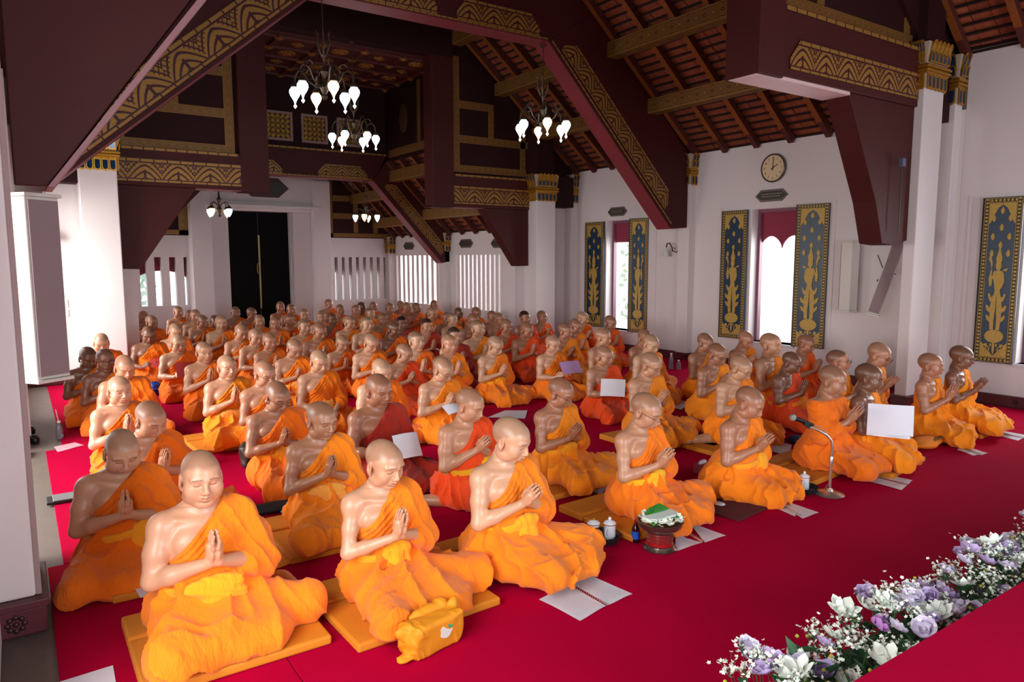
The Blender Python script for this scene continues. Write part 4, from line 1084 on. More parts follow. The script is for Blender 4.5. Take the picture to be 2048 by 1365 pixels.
def person(ms, loc, rz, scale, skin, robe, label, sash='yellow', group=None, glasses=False, jig=(0, 0)):
    root = empty('person', loc, rz, label, 'person', group); root.scale = (scale,)*3
    def add(name, me, col):
        o = bpy.data.objects.new(name, me); COL.objects.link(o); o.parent = root; o.color = col; return o
    add('person_body', ms['body'], skin); add('robe', ms['robe'], robe); add('lower_robe', ms['lower_robe'], robe)
    if 'sash' in ms and sash: add('sash', ms['sash'], SASH[sash])
    if glasses:
        g = add('glasses', GLS, (1, 1, 1, 1)); Rm, O, s = ms['head']
        M = Matrix(Rm.tolist()).to_4x4(); M.translation = Vector(O.tolist()); g.matrix_local = M @ Matrix.Scale(s, 4)
    return root
# ---------------------------------------------------------------- people: variants of pose and build
DEF_LO = dict(knR=(-.22, -.36), knL=(.32, -.24), ftL=(.26, .18), drape=1)
HI = {
 'stout':   dict(fat=1, pitch=.12, hand=(.475, -.235, 0), tilt=.25, sash=1, knR=(-.23, -.39), knL=(.42, -.20), seed=3, sleeve=.35),
 'bowed':   dict(fat=.9, pitch=.46, yaw=.12, hand=(.47, -.235, 0), tilt=.3, sash=3, knR=(-.26, -.36), knL=(.40, -.30), seed=8, lean=.05, sleeve=.15),
 'lean':    dict(fat=-.5, pitch=.30, yaw=.22, hand=(.465, -.22, 0), tilt=.3, sash=2, knR=(-.18, -.43), knL=(.44, -.22), seed=12, sleeve=.2),
 'kneel':   dict(fat=.25, pitch=.38, yaw=.38, hand=(.46, -.235, .0), tilt=.75, sash=2, knR=(-.02, -.42), knL=(.44, -.24), ftL=(-.05, .22), ftR=(-.24, .02), foot=(-.34, .10, -.9, .43), seed=21, sleeve=.2),
 'wiry':    dict(fat=-.2, pitch=.24, yaw=.30, hand=(.47, -.22, 0), tilt=.55, sash=1, knR=(-.22, -.40), knL=(.40, -.26), seed=33, sleeve=.25),
 'reader':  dict(fat=.4, pitch=.22, yaw=.15, mode='read', hand=(.36, -.27, .02), sash=0, knR=(-.20, -.38), knL=(.36, -.24), seed=41),
 'broad':   dict(fat=.7, pitch=.36, yaw=.30, hand=(.47, -.23, 0), tilt=.8, sash=3, knR=(-.10, -.40), knL=(.30, -.32), ftL=(-.05, .2), ftR=(-.22, .0), foot=(-.30, .06, -.75, .66), seed=55, sleeve=.1, lean=.05),
 'slim':    dict(fat=-.1, pitch=.42, yaw=.25, hand=(.44, -.23, .0), tilt=.65, sash=2, knR=(-.16, -.42), knL=(.42, -.22), seed=61, sleeve=.2),
 'bent':    dict(fat=.5, pitch=.50, yaw=.25, hand=(.45, -.25, 0), tilt=.7, sash=3, knR=(-.08, -.38), knL=(.34, -.24), ftL=(-.05, .2), ftR=(-.22, .0), foot=(-.34, .06, -.95, .3), seed=72, sleeve=.15, lean=.12),
 'upright': dict(fat=.1, pitch=.10, yaw=.10, hand=(.49, -.22, 0), tilt=.35, sash=1, knR=(-.25, -.40), knL=(.42, -.18), seed=84, sleeve=.3),
 'covered': dict(fat=.3, pitch=.30, yaw=.10, hand=(.48, -.23, 0), tilt=.6, sash=0, knR=(-.16, -.38), knL=(.30, -.26), seed=91, cover=1, sleeve=.6),
 'resting': dict(fat=.0, pitch=.36, yaw=.05, mode='lap', hand=(.20, -.25, 0), elz=.29, sash=1, knR=(-.25, -.40), knL=(.42, -.16), seed=97, sleeve=.1),
}
LO = {
 'l0': dict(pitch=.10, seed=101, sash=1, hand=(.48, -.22, 0)), 'l1': dict(pitch=.38, yaw=.2, seed=102, sash=2, fat=.3), 'l2': dict(pitch=.2, yaw=.45, seed=103, fat=-.3, tilt=.6),
 'l3': dict(pitch=.15, yaw=-.35, seed=104, fat=.2), 'l4': dict(pitch=.35, mode='read', hand=(.34, -.27, 0), seed=105), 'l5': dict(pitch=.4, lean=.14, seed=106, fat=.5, tilt=.7),
 'l6': dict(pitch=.05, seed=107, hair=2, fat=.2), 'l7': dict(pitch=.0, yaw=.25, seed=108, fat=.1, hair=.9),
}
MESHES = {k: make_meshes(v, True) for k, v in HI.items()}
MESHES.update({k: make_meshes({**DEF_LO, **v}, False) for k, v in LO.items()})

MATM = mat('mustard_foam_mat', '#cf7e12', .75, var=.12, scale=4, bump=.25, bscale=300)
MATS_ = {}
def cushion(x, y, rz, w, d, label, m=None, thick=.045, fold=True):
    e = empty('floor_cushion', (x, y, .001), rz, label, 'cushion', 'flat folding cushions under the people in front')
    MB().box(-w/2, w/2, -d/2, d/2*.30, 0, thick).build('cushion_panel', m or MATM, e, bevel=.012)
    if fold: MB().box(-w/2, w/2, d/2*.31, d/2, 0, thick*1.25).build('cushion_panel', m or MATM, e, bevel=.012)
    return e
CUL = {(402, 958): 'stout monk nearest the camera', (768, 930): 'thin older monk in the front row', (1021, 882): 'kneeling monk behind the open booklet, mostly hidden', (642, 843): 'wiry tanned monk behind the orange notebook', (1121, 788): 'older glasses-wearing monk with spread pleats', (1291, 824): 'young monk behind the flower bowl', (1664, 763): 'monk with both shoulders covered', (1737, 757): 'dark monk holding two white sheets', (1922, 716): 'last monk at the right end of the front row', (1301, 732): 'glasses-wearing monk behind the young one with the bowl', (1480, 738): 'fair bowing monk left of the microphone', (454, 736): 'pale monk with cream waist cloth'}
PLACED = []; SHIFT = {}
SK = SKINS; RB = ROBES
def monk(px, py, var, skin, robe, label, sash=None, gl=False, rz=0., scale=1., mz=.0, group=None, X=None):
    ms = MESHES[var]; Rm, O, s = ms['head']; O = Vector([float(v) for v in O])
    p = at(px, py, Z=mz+O.z*scale); p = CAM+(p-CAM)*(1+SHIFT.get((px, py), 0)); off = Matrix.Rotation(rz, 3, 'Z') @ (O*scale)
    k_ = (p.z-mz)/(O.z*scale); scale *= k_; off *= k_
    loc = (p.x-off.x, p.y-off.y, mz)
    r = rnd.uniform(.90, 1.10); g = rnd.uniform(.94, 1.05)
    sk = SK[skin]; sk = (sk[0]*r, sk[1]*r*g, sk[2]*r*g, 1); rb = RB[robe]; q = rnd.uniform(.93, 1.05); rb = (rb[0]*q, rb[1]*q*rnd.uniform(.85, 1.15), rb[2], 1)
    o = person(ms, loc, rz, scale, sk, rb, label, sash, group, gl); PLACED.append((o, loc, px, py)); return o, loc

NEAR = [
 # px, py, variant, skin, robe, sash, glasses, rz, scale, cushion(dx,dy,w,d) or None, label
 (402, 958, 'stout', 'fair', 'amber', 'yellow', 0, .0, 1.01, (.06, -.06, .80, .74), 'stout monk nearest the camera, eyes closed, palms together, bright orange robe with yellow waist cloth'),
 (244, 906, 'bowed', 'fair', 'orange', 'yellow', 0, -.05, 1.0, None, 'heavy monk bowing beside the large white left pillar, palms together'),
 (768, 930, 'lean', 'fair', 'amber', 'yellow', 0, .05, .98, (.08, -.04, .80, .72), 'thin older monk in the front row looking down, yellow cloth bag before him'),
 (1021, 882, 'kneel', 'fair', 'amber', 'yellow', 0, .10, 1.02, (-.22, .22, .5, .5), 'kneeling monk directly behind the open booklet on the carpet'),
 (642, 843, 'wiry', 'tan', 'amber', 'cream', 0, .0, .98, (.05, -.05, .78, .74), 'wiry tanned monk behind the orange spiral notebook'),
 (300, 842, 'bowed', 'mid', 'orange', None, 0, .35, 1.0, None, 'round-faced monk, shaved head bent low, directly behind the two nearest on the left'),
 (239, 783, 'upright', 'fair', 'orange', 'yellow', 0, .15, .98, None, 'pale young monk with brightly lit bare shoulder, palms together, near the left carpet edge'),
 (554, 796, 'slim', 'tan', 'orange', 'yellow', 1, .05, .99, None, 'monk in dark glasses with hands joined, folded dark jacket at his side'),
 (757, 783, 'reader', 'tan', 'red', None, 0, .05, 1.06, None, 'big monk in a dark red robe holding a sheet, glasses pushed up on his head'),
 (939, 813, 'broad', 'mid', 'vivid', 'lemon', 0, .15, 1.0, None, 'broad kneeling monk in vivid red-orange robe with a bare foot showing'),
 (1121, 788, 'slim', 'tan', 'amber', 'yellow', 1, .10, .97, (.06, .0, .85, .66), 'older monk in thin glasses, hands joined, orange pleats spread to his left'),
 (1291, 824, 'slim', 'mid', 'orange', 'lemon', 1, .10, 1.0, (.02, .06, .8, .72), 'young monk in wire glasses behind the silver flower bowl'),
 (1497, 808, 'bent', 'tan', 'amber', 'yellow', 0, .12, 1.0, None, 'dark-browed monk kneeling with folded hands left of the microphone stand'),
 (1664, 763, 'covered', 'tan', 'orange', None, 0, .15, 1.02, (-.15, .12, .8, .6), 'monk with both shoulders covered, hands raised behind the microphone'),
 (1737, 757, 'reader', 'dark', 'amber', None, 0, .25, 1.0, (.1, -.02, .8, .66), 'dark monk in the front row holding up two large white sheets'),
 (1861, 732, 'upright', 'tan', 'amber', None, 0, .15, 1.0, None, 'grey-stubbled monk, hands at chin, second from the right end of the front row'),
 (1922, 716, 'wiry', 'dark', 'amber', None, 1, .15, 1.0, (.08, -.02, .74, .66), 'dark monk in glasses at the right end of the front row'),
 (1301, 732, 'slim', 'mid', 'amber', 'yellow', 1, .0, 1.0, (.06, -.04, .8, .7), 'monk in glasses, palms joined, behind the young monk with the flower bowl'),
 (1480, 738, 'bent', 'mid', 'amber', None, 1, .0, 1.0, (-.1, .02, .8, .6), 'fair-shouldered monk in glasses bowing behind the kneeling one left of the microphone'),
 (1582, 727, 'bowed', 'dark', 'vivid', 'gold', 0, .1, .95, None, 'dark monk in pleated red-orange robe bowing, bare feet behind him'),
 (529, 750, 'lean', 'mid', 'orange', None, 1, .1, 1.0, None, 'monk glancing down in glasses, hand lifted, just behind the one in dark glasses'),
 (454, 736, 'upright', 'fair', 'amber', 'cream', 0, .1, .97, (0, 0, .76, .7), 'pale narrow-shouldered monk with cream waist cloth and joined hands'),
 (638, 725, 'resting', 'fair', 'orange', 'cream', 0, .1, 1.0, None, 'young monk leaning one straight arm on the floor behind the open book'),
 (408, 706, 'upright', 'mid', 'orange', None, 0, .1, .98, None, 'monk with raised chin gazing ahead beside the one with a red book'),
 (357, 688, 'reader', 'fair', 'orange', None, 1, .0, .98, None, 'monk in glasses reading from a red book'),
 (249, 737, 'l1', 'mid', 'orange', None, 0, .0, 1.0, None, 'monk half hidden behind the brightly lit young one on the left'),
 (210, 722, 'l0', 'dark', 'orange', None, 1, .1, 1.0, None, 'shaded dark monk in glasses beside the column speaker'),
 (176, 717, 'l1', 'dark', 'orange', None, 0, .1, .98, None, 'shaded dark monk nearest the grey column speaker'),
 (203, 687, 'l5', 'fair', 'orange', None, 0, .0, 1.0, None, 'sunlit monk bowing against the white column'),
]
MID = [
 (886, 742, 'bent', 'mid', 'amber', None, 1, .0, .97, 'monk in glasses bent over a white sheet behind the one in vivid red-orange'),
 (990, 693, 'slim', 'fair', 'amber', 'yellow', 1, .1, .98, 'fair monk in glasses with hands joined and white booklet at his knee'),
 (1105, 690, 'reader', 'fair', 'amber', None, 1, .0, .96, 'smiling monk in glasses holding a lilac booklet'),
 (1209, 714, 'reader', 'mid', 'vivid', None, 0, .0, .96, 'young monk in red-orange reading a white sheet'),
 (808, 709, 'kneel', 'mid', 'vivid', None, 0, .1, .95, 'monk in red-orange with flat palms pressed, behind the one in dark red'),
 (762, 744, 'l1', 'fair', 'orange', None, 0, .0, 1.0, 'bent head seen just behind the big monk in dark red'),
 (742, 688, 'slim', 'fair', 'orange', None, 1, .0, .96, 'monk in thick black glasses, hands joined, dark cushion beside him'),
 (684, 688, 'lean', 'mid', 'orange', None, 0, .0, .95, 'smiling monk with loosely clasped hands left of the one in thick black glasses'),
 (588, 699, 'slim', 'mid', 'orange', 'cream', 1, .0, .97, 'monk in glasses with fingers interlaced and cream waist cloth'),
 (539, 685, 'upright', 'mid', 'orange', None, 0, .1, .95, 'smiling monk with a pink book behind him'),
 (511, 676, 'reader', 'fair', 'orange', None, 0, .1, .97, 'pale monk leaning forward with cream sash, arm stretched across'),
 (482, 666, 'l1', 'mid', 'orange', None, 0, .0, 1.0, 'stooped monk just behind the pale one leaning forward'),
 (350, 664, 'l1', 'fair', 'orange', None, 0, .0, 1.0, 'bowed monk hidden behind the reader with the red book'),
 (297, 671, 'l4', 'dark', 'orange', None, 0, .0, 1.0, 'dark monk bent over a red sheet beside the white column'),
 (303, 646, 'l2', 'tan', 'orange', None, 0, .0, 1.0, 'tall monk with bright orange shoulder right of the white column'),
 (287, 636, 'l1', 'mid', 'orange', None, 0, .0, .98, 'monk second from the white column in the back left corner'),
 (265, 634, 'l0', 'tan', 'orange', None, 0, .0, .98, 'monk touching the white column edge in the back left corner'),
 (356, 625, 'l7', 'mid', 'orange', None, 0, .1, 1.0, 'monk alone under the left barred window, hands at his lips'),
 (380, 633, 'l0', 'fair', 'orange', None, 0, .0, 1.0, 'monk half hidden below the left gate pier'),
 (391, 633, 'l0', 'mid', 'orange', None, 0, .0, 1.0, 'open-faced monk below the left gate pier'),
 (405, 645, 'l2', 'tan', 'orange', None, 0, .0, .98, 'monk turned aside in front of the left gate pier'),
 (429, 644, 'l1', 'dark', 'orange', None, 0, .0, .98, 'dark head just left of the fair monk below the door edge'),
 (442, 647, 'l0', 'fair', 'orange', None, 0, .0, 1.0, 'fair monk looking straight ahead below the left door edge'),
 (471, 626, 'l0', 'tan', 'orange', None, 0, .0, 1.0, 'monk against the left edge of the dark door'),
 (503, 628, 'l2', 'tan', 'orange', None, 0, .0, .98, 'monk against the dark door, second from its left edge'),
 (519, 644, 'l0', 'mid', 'orange', None, 0, .0, 1.0, 'wide-eared monk below the middle of the dark door'),
 (551, 648, 'l3', 'tan', 'orange', None, 0, .0, .97, 'small-faced monk below the right half of the dark door'),
 (579, 643, 'l7', 'mid', 'deep', None, 0, .0, 1.0, 'laughing monk in red-orange under the right door edge'),
 (561, 615, 'l0', 'tan', 'deep', None, 0, .0, 1.02, 'tallest monk standing out against the dark door'),
 (582, 620, 'l0', 'mid', 'orange', None, 0, .0, 1.0, 'monk at the right edge of the dark door'),
 (608, 631, 'l0', 'mid', 'orange', None, 0, .0, 1.0, 'monk against the right gate pier'),
 (608, 655, 'l7', 'fair', 'orange', None, 0, .0, 1.0, 'grinning monk in front of the right gate pier'),
 (639, 664, 'l1', 'tan', 'orange', None, 0, .0, 1.05, 'tanned monk looking down, solid orange chest, in the middle of the left half'),
 (643, 635, 'l3', 'mid', 'orange', None, 0, .0, .98, 'monk turned to his neighbour right of the gate pier'),
 (664, 640, 'l0', 'dark', 'vivid', None, 0, .0, .98, 'dark monk in red-orange under the right barred back window'),
 (658, 609, 'l2', 'mid', 'orange', None, 0, .0, 1.0, 'highest head under the right barred back window'),
 (680, 621, 'l0', 'tan', 'orange', None, 0, .0, 1.0, 'wide-faced monk under the right barred back window'),
 (698, 647, 'l2', 'fair', 'orange', None, 0, .0, 1.0, 'fair young monk in profile below the right back window'),
 (712, 622, 'l0', 'tan', 'orange', None, 0, .0, .98, 'narrow-faced monk below the valance of the right back window'),
 (723, 616, 'l1', 'dark', 'deep', None, 0, .0, .98, 'dark bearded man in the last row by the back wall'),
 (747, 614, 'l0', 'tan', 'orange', None, 0, .0, .97, 'monk in the last row under the end of the back window'),
 (740, 628, 'l7', 'fair', 'orange', None, 0, .0, .98, 'light-faced monk in the second last row near the back corner'),
 (733, 650, 'l7', 'fair', 'orange', None, 0, .0, 1.02, 'fair monk with open eyes and crossed arm, centre back'),
 (765, 640, 'l0', 'tan', 'deep', None, 0, .0, 1.0, 'brown-faced monk in front of the back corner'),
 (780, 618, 'l0', 'tan', 'orange', None, 0, .0, .98, 'monk exactly at the back corner of the hall'),
 (802, 612, 'l2', 'tan', 'deep', None, 0, .0, .96, 'monk in the last row just right of the back corner'),
 (814, 616, 'l0', 'mid', 'orange', None, 0, .0, 1.0, 'tall monk with praying hands right of the back corner'),
 (833, 617, 'l2', 'tan', 'deep', None, 0, .0, .97, 'monk in deep orange under the far barred side window'),
 (869, 612, 'l0', 'tan', 'orange', None, 0, .0, .98, 'monk at the right end of the far barred side window'),
 (864, 628, 'l2', 'mid', 'orange', None, 0, .0, 1.0, 'monk with joined hands between the two barred side windows'),
 (804, 648, 'l6', 'dark', 'red', None, 0, .0, .97, 'black-haired dark man in a red robe, back middle'),
 (787, 660, 'l2', 'dark', 'orange', None, 0, .0, 1.0, 'dark monk with vertical palms left of the black-haired man'),
 (832, 684, 'l7', 'fair', 'orange', None, 0, .0, 1.05, 'fair monk with clasped hands in the centre of the crowd'),
 (854, 654, 'l6', 'mid', 'red', None, 0, .0, 1.0, 'dark-haired man in brick red robe with raised hands'),
 (893, 637, 'l3', 'tan', 'deep', None, 0, .0, .96, 'brown head partly behind the smiling monk under the side windows'),
 (904, 640, 'l7', 'fair', 'orange', None, 0, .0, .98, 'smiling fair monk under the gap of the side windows'),
 (917, 627, 'l1', 'dark', 'orange', None, 0, .0, .97, 'dark monk turned away under the nearer barred side window'),
 (952, 627, 'l1', 'tan', 'orange', None, 0, .0, .97, 'monk under the middle of the nearer barred side window'),
 (946, 642, 'l1', 'tan', 'red', None, 0, .0, .96, 'bowed brown head below the nearer barred side window'),
 (909, 674, 'l6', 'mid', 'red', None, 0, .0, 1.0, 'dark-haired man in brick red hiding his mouth behind joined hands'),
 (898, 690, 'l0', 'mid', 'amber', None, 0, .0, 1.02, 'lean monk with tattooed chest and upright palms'),
 (955, 659, 'l7', 'fair', 'amber', None, 0, .0, 1.06, 'monk with head tipped back and dark tattooed arm'),
 (984, 634, 'l0', 'tan', 'orange', None, 0, .0, .95, 'small head at the right end of the nearer barred window'),
 (997, 640, 'l2', 'mid', 'vivid', None, 0, .0, .97, 'monk in red-orange beside the right rear column, left one of two heads'),
 (1013, 655, 'l0', 'tan', 'vivid', None, 0, .0, 1.02, 'monk in vivid red-orange with praying hands left of the right rear column'),
 (1050, 637, 'l6', 'tan', 'vivid', None, 0, .0, 1.0, 'black-haired man directly at the foot of the right rear column'),
 (1053, 662, 'l1', 'tan', 'vivid', None, 0, .0, 1.02, 'bowing monk in red-orange in front of the right rear column'),
 (1084, 635, 'l0', 'tan', 'deep', None, 0, .0, 1.03, 'upright monk in deep orange against the right rear column'),
 (1165, 638, 'l2', 'fair', 'deep', None, 0, .0, 1.0, 'sunlit monk beside the left shutter of the far right window'),
 (1151, 654, 'l1', 'tan', 'amber', None, 0, .0, 1.0, 'monk in amber just in front of the sunlit one near the far shutter'),
 (1130, 664, 'l2', 'tan', 'amber', None, 0, .0, 1.0, 'smiling monk with joined hands below the far left shutter'),
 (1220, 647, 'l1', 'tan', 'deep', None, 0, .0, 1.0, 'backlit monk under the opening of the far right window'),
 (1205, 676, 'l2', 'mid', 'amber', None, 0, .0, 1.0, 'monk behind the young reader, in front of the far window'),
 (1289, 677, 'l1', 'tan', 'amber', None, 0, .0, 1.0, 'dark head just behind the fair monk right of the far window'),
 (1301, 690, 'l5', 'fair', 'amber', None, 0, .0, 1.02, 'fair monk with thoughtful bowed head right of the far window'),
 (1410, 687, 'l1', 'tan', 'amber', None, 0, .0, 1.0, 'monk with sunlit back at the pilaster left of the clock window'),
 (1434, 711, 'l5', 'tan', 'amber', None, 1, .0, 1.02, 'brown monk in glasses with lit chest below the left clock-window shutter'),
 (1490, 681, 'l5', 'mid', 'amber', None, 0, .0, 1.0, 'translucent-robed monk in the light under the clock window, left one'),
 (1541, 691, 'l0', 'mid', 'amber', None, 0, .1, 1.08, 'upright monk in front of the clock window opening'),
 (1611, 689, 'l1', 'tan', 'deep', None, 0, .1, 1.0, 'monk with raised hands below the right clock-window shutter'),
 (1676, 724, 'l7', 'tan', 'amber', None, 1, .1, 1.0, 'monk in glasses peering past the one with covered shoulders'),
 (1757, 712, 'l5', 'mid', 'amber', None, 1, .2, 1.08, 'bald monk leaning forward with open hands below the right speakers'),
]
def relax():
    """spread heads that fall too close, along their own sight lines on the floor"""
    it = [((a[0], a[1]), at(a[0], a[1], Z=.74)) for a in NEAR]+[((a[0], a[1]), at(a[0], a[1], Z=.73)) for a in MID]
    T = [0.]*len(it); P0 = [Vector((p.x, p.y, 0)) for _, p in it]; nn = len(NEAR)
    for _ in range(60):
        for i in range(len(it)):
            for j in range(i+1, len(it)):
                a = P0[i]*(1+T[i]); b_ = P0[j]*(1+T[j]); d = (a-b_); dd = Vector((d.x/.62, d.y/.60))
                if dd.length < 1:
                    far, nr = (i, j) if a.length > b_.length else (j, i); st = .004
                    if far >= nn: T[far] = min(T[far]+st, .035)
                    if nr >= nn: T[nr] = max(T[nr]-st, -.035)
    for k, (key, p) in enumerate(it):
        q = P0[k]*(1+T[k])
        if q.y > 11.6 and q.x > 7.75: T[k] = min(T[k], 7.75/P0[k].x-1)
        SHIFT[key] = T[k]
relax()
for (px, py, v, sk, rb, sa, gl, rz, scl, cu, lab) in NEAR:
    mz = .046 if cu else .002
    o, loc = monk(px, py, v, sk, rb, lab, sa, gl, rz, scl, mz)
    if cu: cushion(loc[0]+cu[0], loc[1]+cu[1], rz*.6, cu[2], cu[3], 'mustard cushion under the '+CUL[(px, py)])
for (px, py, v, sk, rb, sa, gl, rz, scl, lab) in MID:
    g = 'monks seated in the rear rows' if v[0] == 'l' else None
    monk(px, py, v, sk, rb, lab, sa, gl, rz+rnd.uniform(-.08, .08), scl, .002, g)
# ---------------------------------------------------------------- painted shutters
BLUEB = mat('blue_black_lacquer', '#0a2c44', .35, var=.3, scale=5); EDGEK = mat('black_shutter_edge', '#0b0a0a', .5)
GLEAF = mat('aged_gold_leaf', '#b49345', .5, .25, var=.35, scale=28, bump=.1, bscale=120)
def dots_mat():
    t = NT('gold_dotted_border'); uv = t.n('ShaderNodeTexCoord').outputs['UV']; s = t.n('ShaderNodeSeparateXYZ'); t.l(uv, s.inputs[0]); M = t.math
    fu = M('SUBTRACT', M('FRACT', s.outputs[0]), .5); fv = M('SUBTRACT', s.outputs[1], .5)
    sq = M('MULTIPLY', M('LESS_THAN', M('ABSOLUTE', fu), .30), M('LESS_THAN', M('ABSOLUTE', fv), .26)); ln = M('GREATER_THAN', M('ABSOLUTE', fv), .40)
    d = M('MAXIMUM', sq, ln); n = t.noise(30, t.coord('Object'), 3)
    g = t.mix(n.outputs['Fac'], srgb('#8d7033'), srgb('#c6a552')); return t.set(t.mix(d, srgb('#1c1a18'), g), .5, .15, .4)
DOTS = dots_mat()
def flame(cx, cz, w, h):
    pts = []
    for k in range(16):
        a = 2*PI*k/16; r = 1+.13*math.cos(5*a+PI/2)
        x = math.sin(a)*w*r*(1 if math.cos(a) < .3 else 1-.6*(math.cos(a)-.3)); pts.append((cx+x, cz+math.cos(a)*h*(1.15 if abs(math.sin(a)) < .2 and math.cos(a) > 0 else 1)))
    return pts
def shutter(yc, w, z0, z1, x, label, flip, fan=0.):
    e = empty('painted_shutter', (x, yc, z0), -PI/2+fan, label, 'shutter', 'gold-leaf painted window shutters'); H = z1-z0; hw = w/2
    MB().box(-hw, hw, -.03, .0, 0, H).build('shutter_panel', [BLUEB], e, bevel=.004)
    MB().box(-hw-.018, -hw, -.03, .012, 0, H).build('shutter_edge', EDGEK, e)
    y = -.031; bw = min(.055, w*.13)
    for (a, b_) in (((-hw+.008, .01), (-hw+.008, H-.01)), ((hw-.008-bw, .01), (hw-.008-bw, H-.01))):
        strip((a[0], y, a[1]), (b_[0], y, b_[1]), bw, (1, 0, 0), Nf, DOTS, e, 'dotted_border', .004, rep=bw*.8)
    for z in (.01, H-.01-bw): strip((-hw+.01+bw, y, z), (hw-.01-bw, y, z), bw, (0, 0, 1), Nf, DOTS, e, 'dotted_border', .004, rep=bw*.8)
    ix = hw-bw-.012; s = ix/.2
    # corner spandrels
    for sx in (-1, 1):
        top = [(sx*ix, H-bw-.015), (0, H-bw-.015), (0, H-bw-.035), (sx*ix*.35, H-bw-.075), (sx*ix*.62, H-bw-.16), (sx*ix*.85, H-bw-.24), (sx*ix, H-bw-.27)]
        bot = [(sx*ix, bw+.015), (0, bw+.015), (0, bw+.03), (sx*ix*.4, bw+.10), (sx*ix*.8, bw+.17), (sx*ix, bw+.2)]
        MB().prism(top, 1, y-.005, y).build('corner_ornament', GLEAF, e); MB().prism(bot, 1, y-.005, y).build('corner_ornament', GLEAF, e)
    rows = ((0, .93), (-1, .885), (1, .885), (0, .83), (-1, .775), (1, .775), (0, .725), (-1, .675), (1, .675))
    for cx, fz in rows: MB().prism(flame(cx*.125*s, H*fz-.02, .028*s, .042), 1, y-.006, y).build('flame_motif', GLEAF, e)
    fx = -1 if flip else 1
    def F(pts, k=1.): return [(fx*p[0]*s, p[1]*H/2.12) for p in pts]
    m = MB(); Y0_, Y1_ = y-.008, y
    m.prism(F([(-.006, 1.50), (.0, 1.56), (.006, 1.50), (.022, 1.42), (.045, 1.36), (.04, 1.30), (-.04, 1.30), (-.045, 1.36), (-.022, 1.42)]), 1, Y0_, Y1_)    # crown
    m.prism(F([(.044*math.cos(a), 1.255+.062*math.sin(a)) for a in [2*PI*k/14 for k in range(14)]]), 1, Y0_-.003, Y1_)       # face
    m.prism(F([(-.02, 1.17), (.02, 1.17), (.022, 1.21), (-.022, 1.21)]), 1, Y0_, Y1_)
    m.prism(F([(-.085, 1.15), (-.06, 1.185), (.06, 1.185), (.09, 1.15), (.085, 1.10), (.055, 1.02), (.045, .93), (.06, .86), (-.05, .86), (-.035, .93), (-.05, 1.02), (-.075, 1.10)]), 1, Y0_-.002, Y1_)  # torso
    m.prism(F([(-.10, 1.13), (-.13, 1.03), (-.125, .98), (-.09, 1.0), (-.085, 1.07), (-.07, 1.12)]), 1, Y0_, Y1_)      # arm down
    m.prism(F([(-.125, 1.0), (-.14, 1.08), (-.115, 1.20), (-.095, 1.20), (-.10, 1.10), (-.095, 1.02)]), 1, Y0_-.003, Y1_)
    m.prism(F([(-.105, 1.20), (-.13, 1.30), (-.16, 1.33), (-.145, 1.38), (-.115, 1.36), (-.095, 1.28)]), 1, Y0_, Y1_)  # flower stem
    m.prism(F([(.085, 1.14), (.10, 1.05), (.07, .97), (.03, .95), (.03, .99), (.06, 1.03), (.065, 1.10)]), 1, Y0_-.003, Y1_)
    m.prism(F([(.06, 1.19), (.12, 1.18), (.14, 1.22), (.10, 1.215)]), 1, Y0_, Y1_)
    for sx in (-1, 1):
        m.prism(F([(sx*.002, .88), (sx*.062, .87), (sx*.092, .72), (sx*.085, .56), (sx*.075, .43), (sx*.018, .43), (sx*.022, .55), (sx*.008, .70)]), 1, Y0_-.001, Y1_)   # legs
        for zz, L_, up in ((.84, .085, .06), (.70, .11, .05), (.58, .10, .04)):
            m.prism(F([(sx*.05, zz+.02), (sx*.09, zz+.01), (sx*(.03+L_), zz+up), (sx*(.05+L_), zz+up-.01), (sx*(.03+L_), zz-.02), (sx*.09, zz-.05), (sx*.05, zz-.04)]), 1, Y0_, Y1_)
    m.build('gilded_figure', GLEAF, e)
    p = MB(); pts = []
    for k in range(32):
        a = 2*PI*k/32; r = 1+.045*math.cos(14*a); pts.append((.145*s*r*math.cos(a), (.345+.085*r*math.sin(a))*H/2.12))
    p.prism(pts, 1, y-.007, y); p.build('lotus_pedestal', GLEAF, e)
    q = MB()
    for sx in (-1, 1):
        c = [(sx*s*(.02+.05*math.cos(a)*t), (.17+.045*math.sin(a)*t)*H/2.12) for a, t in [(k*.55, 1-.06*k) for k in range(12)]]
        q.tube([(sx*s*.075+x*.8, y-.004, z) for x, z in c], .008, 5)
        q.prism(F([(sx*.10, .25), (sx*.15, .24), (sx*.14, .19), (sx*.09, .20)]), 1, y-.005, y); q.prism(F([(sx*.02, .24), (sx*.06, .25), (sx*.05, .20)]), 1, y-.005, y)
    q.prism(F([(-.015, .26), (.015, .26), (.02, .16), (0, .10), (-.02, .16)]), 1, y-.005, y); q.build('vine_scroll', GLEAF, e); return e
shutter(7.90, .50, .47, 2.60, XR-.03, 'left shutter of the clock window, gilded standing deity on dark blue', False)
shutter(6.47, .50, .45, 2.62, XR-.03, 'right shutter of the clock window, gold deity facing it, black edge in shade', True, .10)
shutter(11.43, .56, .40, 2.56, XR-.03, 'left shutter of the far right window, gilded deity on dark blue', False)
shutter(10.14, .42, .38, 2.58, XR-.03, 'right shutter of the far right window, narrow gold deity, blue glare', True, .22)
shutter(3.93, .42, .52, 2.54, XR-.03, 'shutter cut by the right photo edge, large gilded deity', False)
shutter(2.50, .48, .52, 2.54, XR-.03, 'front right shutter beyond the photo edge', True)
e = shutter(8.30, .44, .50, 2.45, -.10, 'dark gold-painted door leaf behind the near left pillar', False); e.rotation_euler = (0, 0, PI/2)
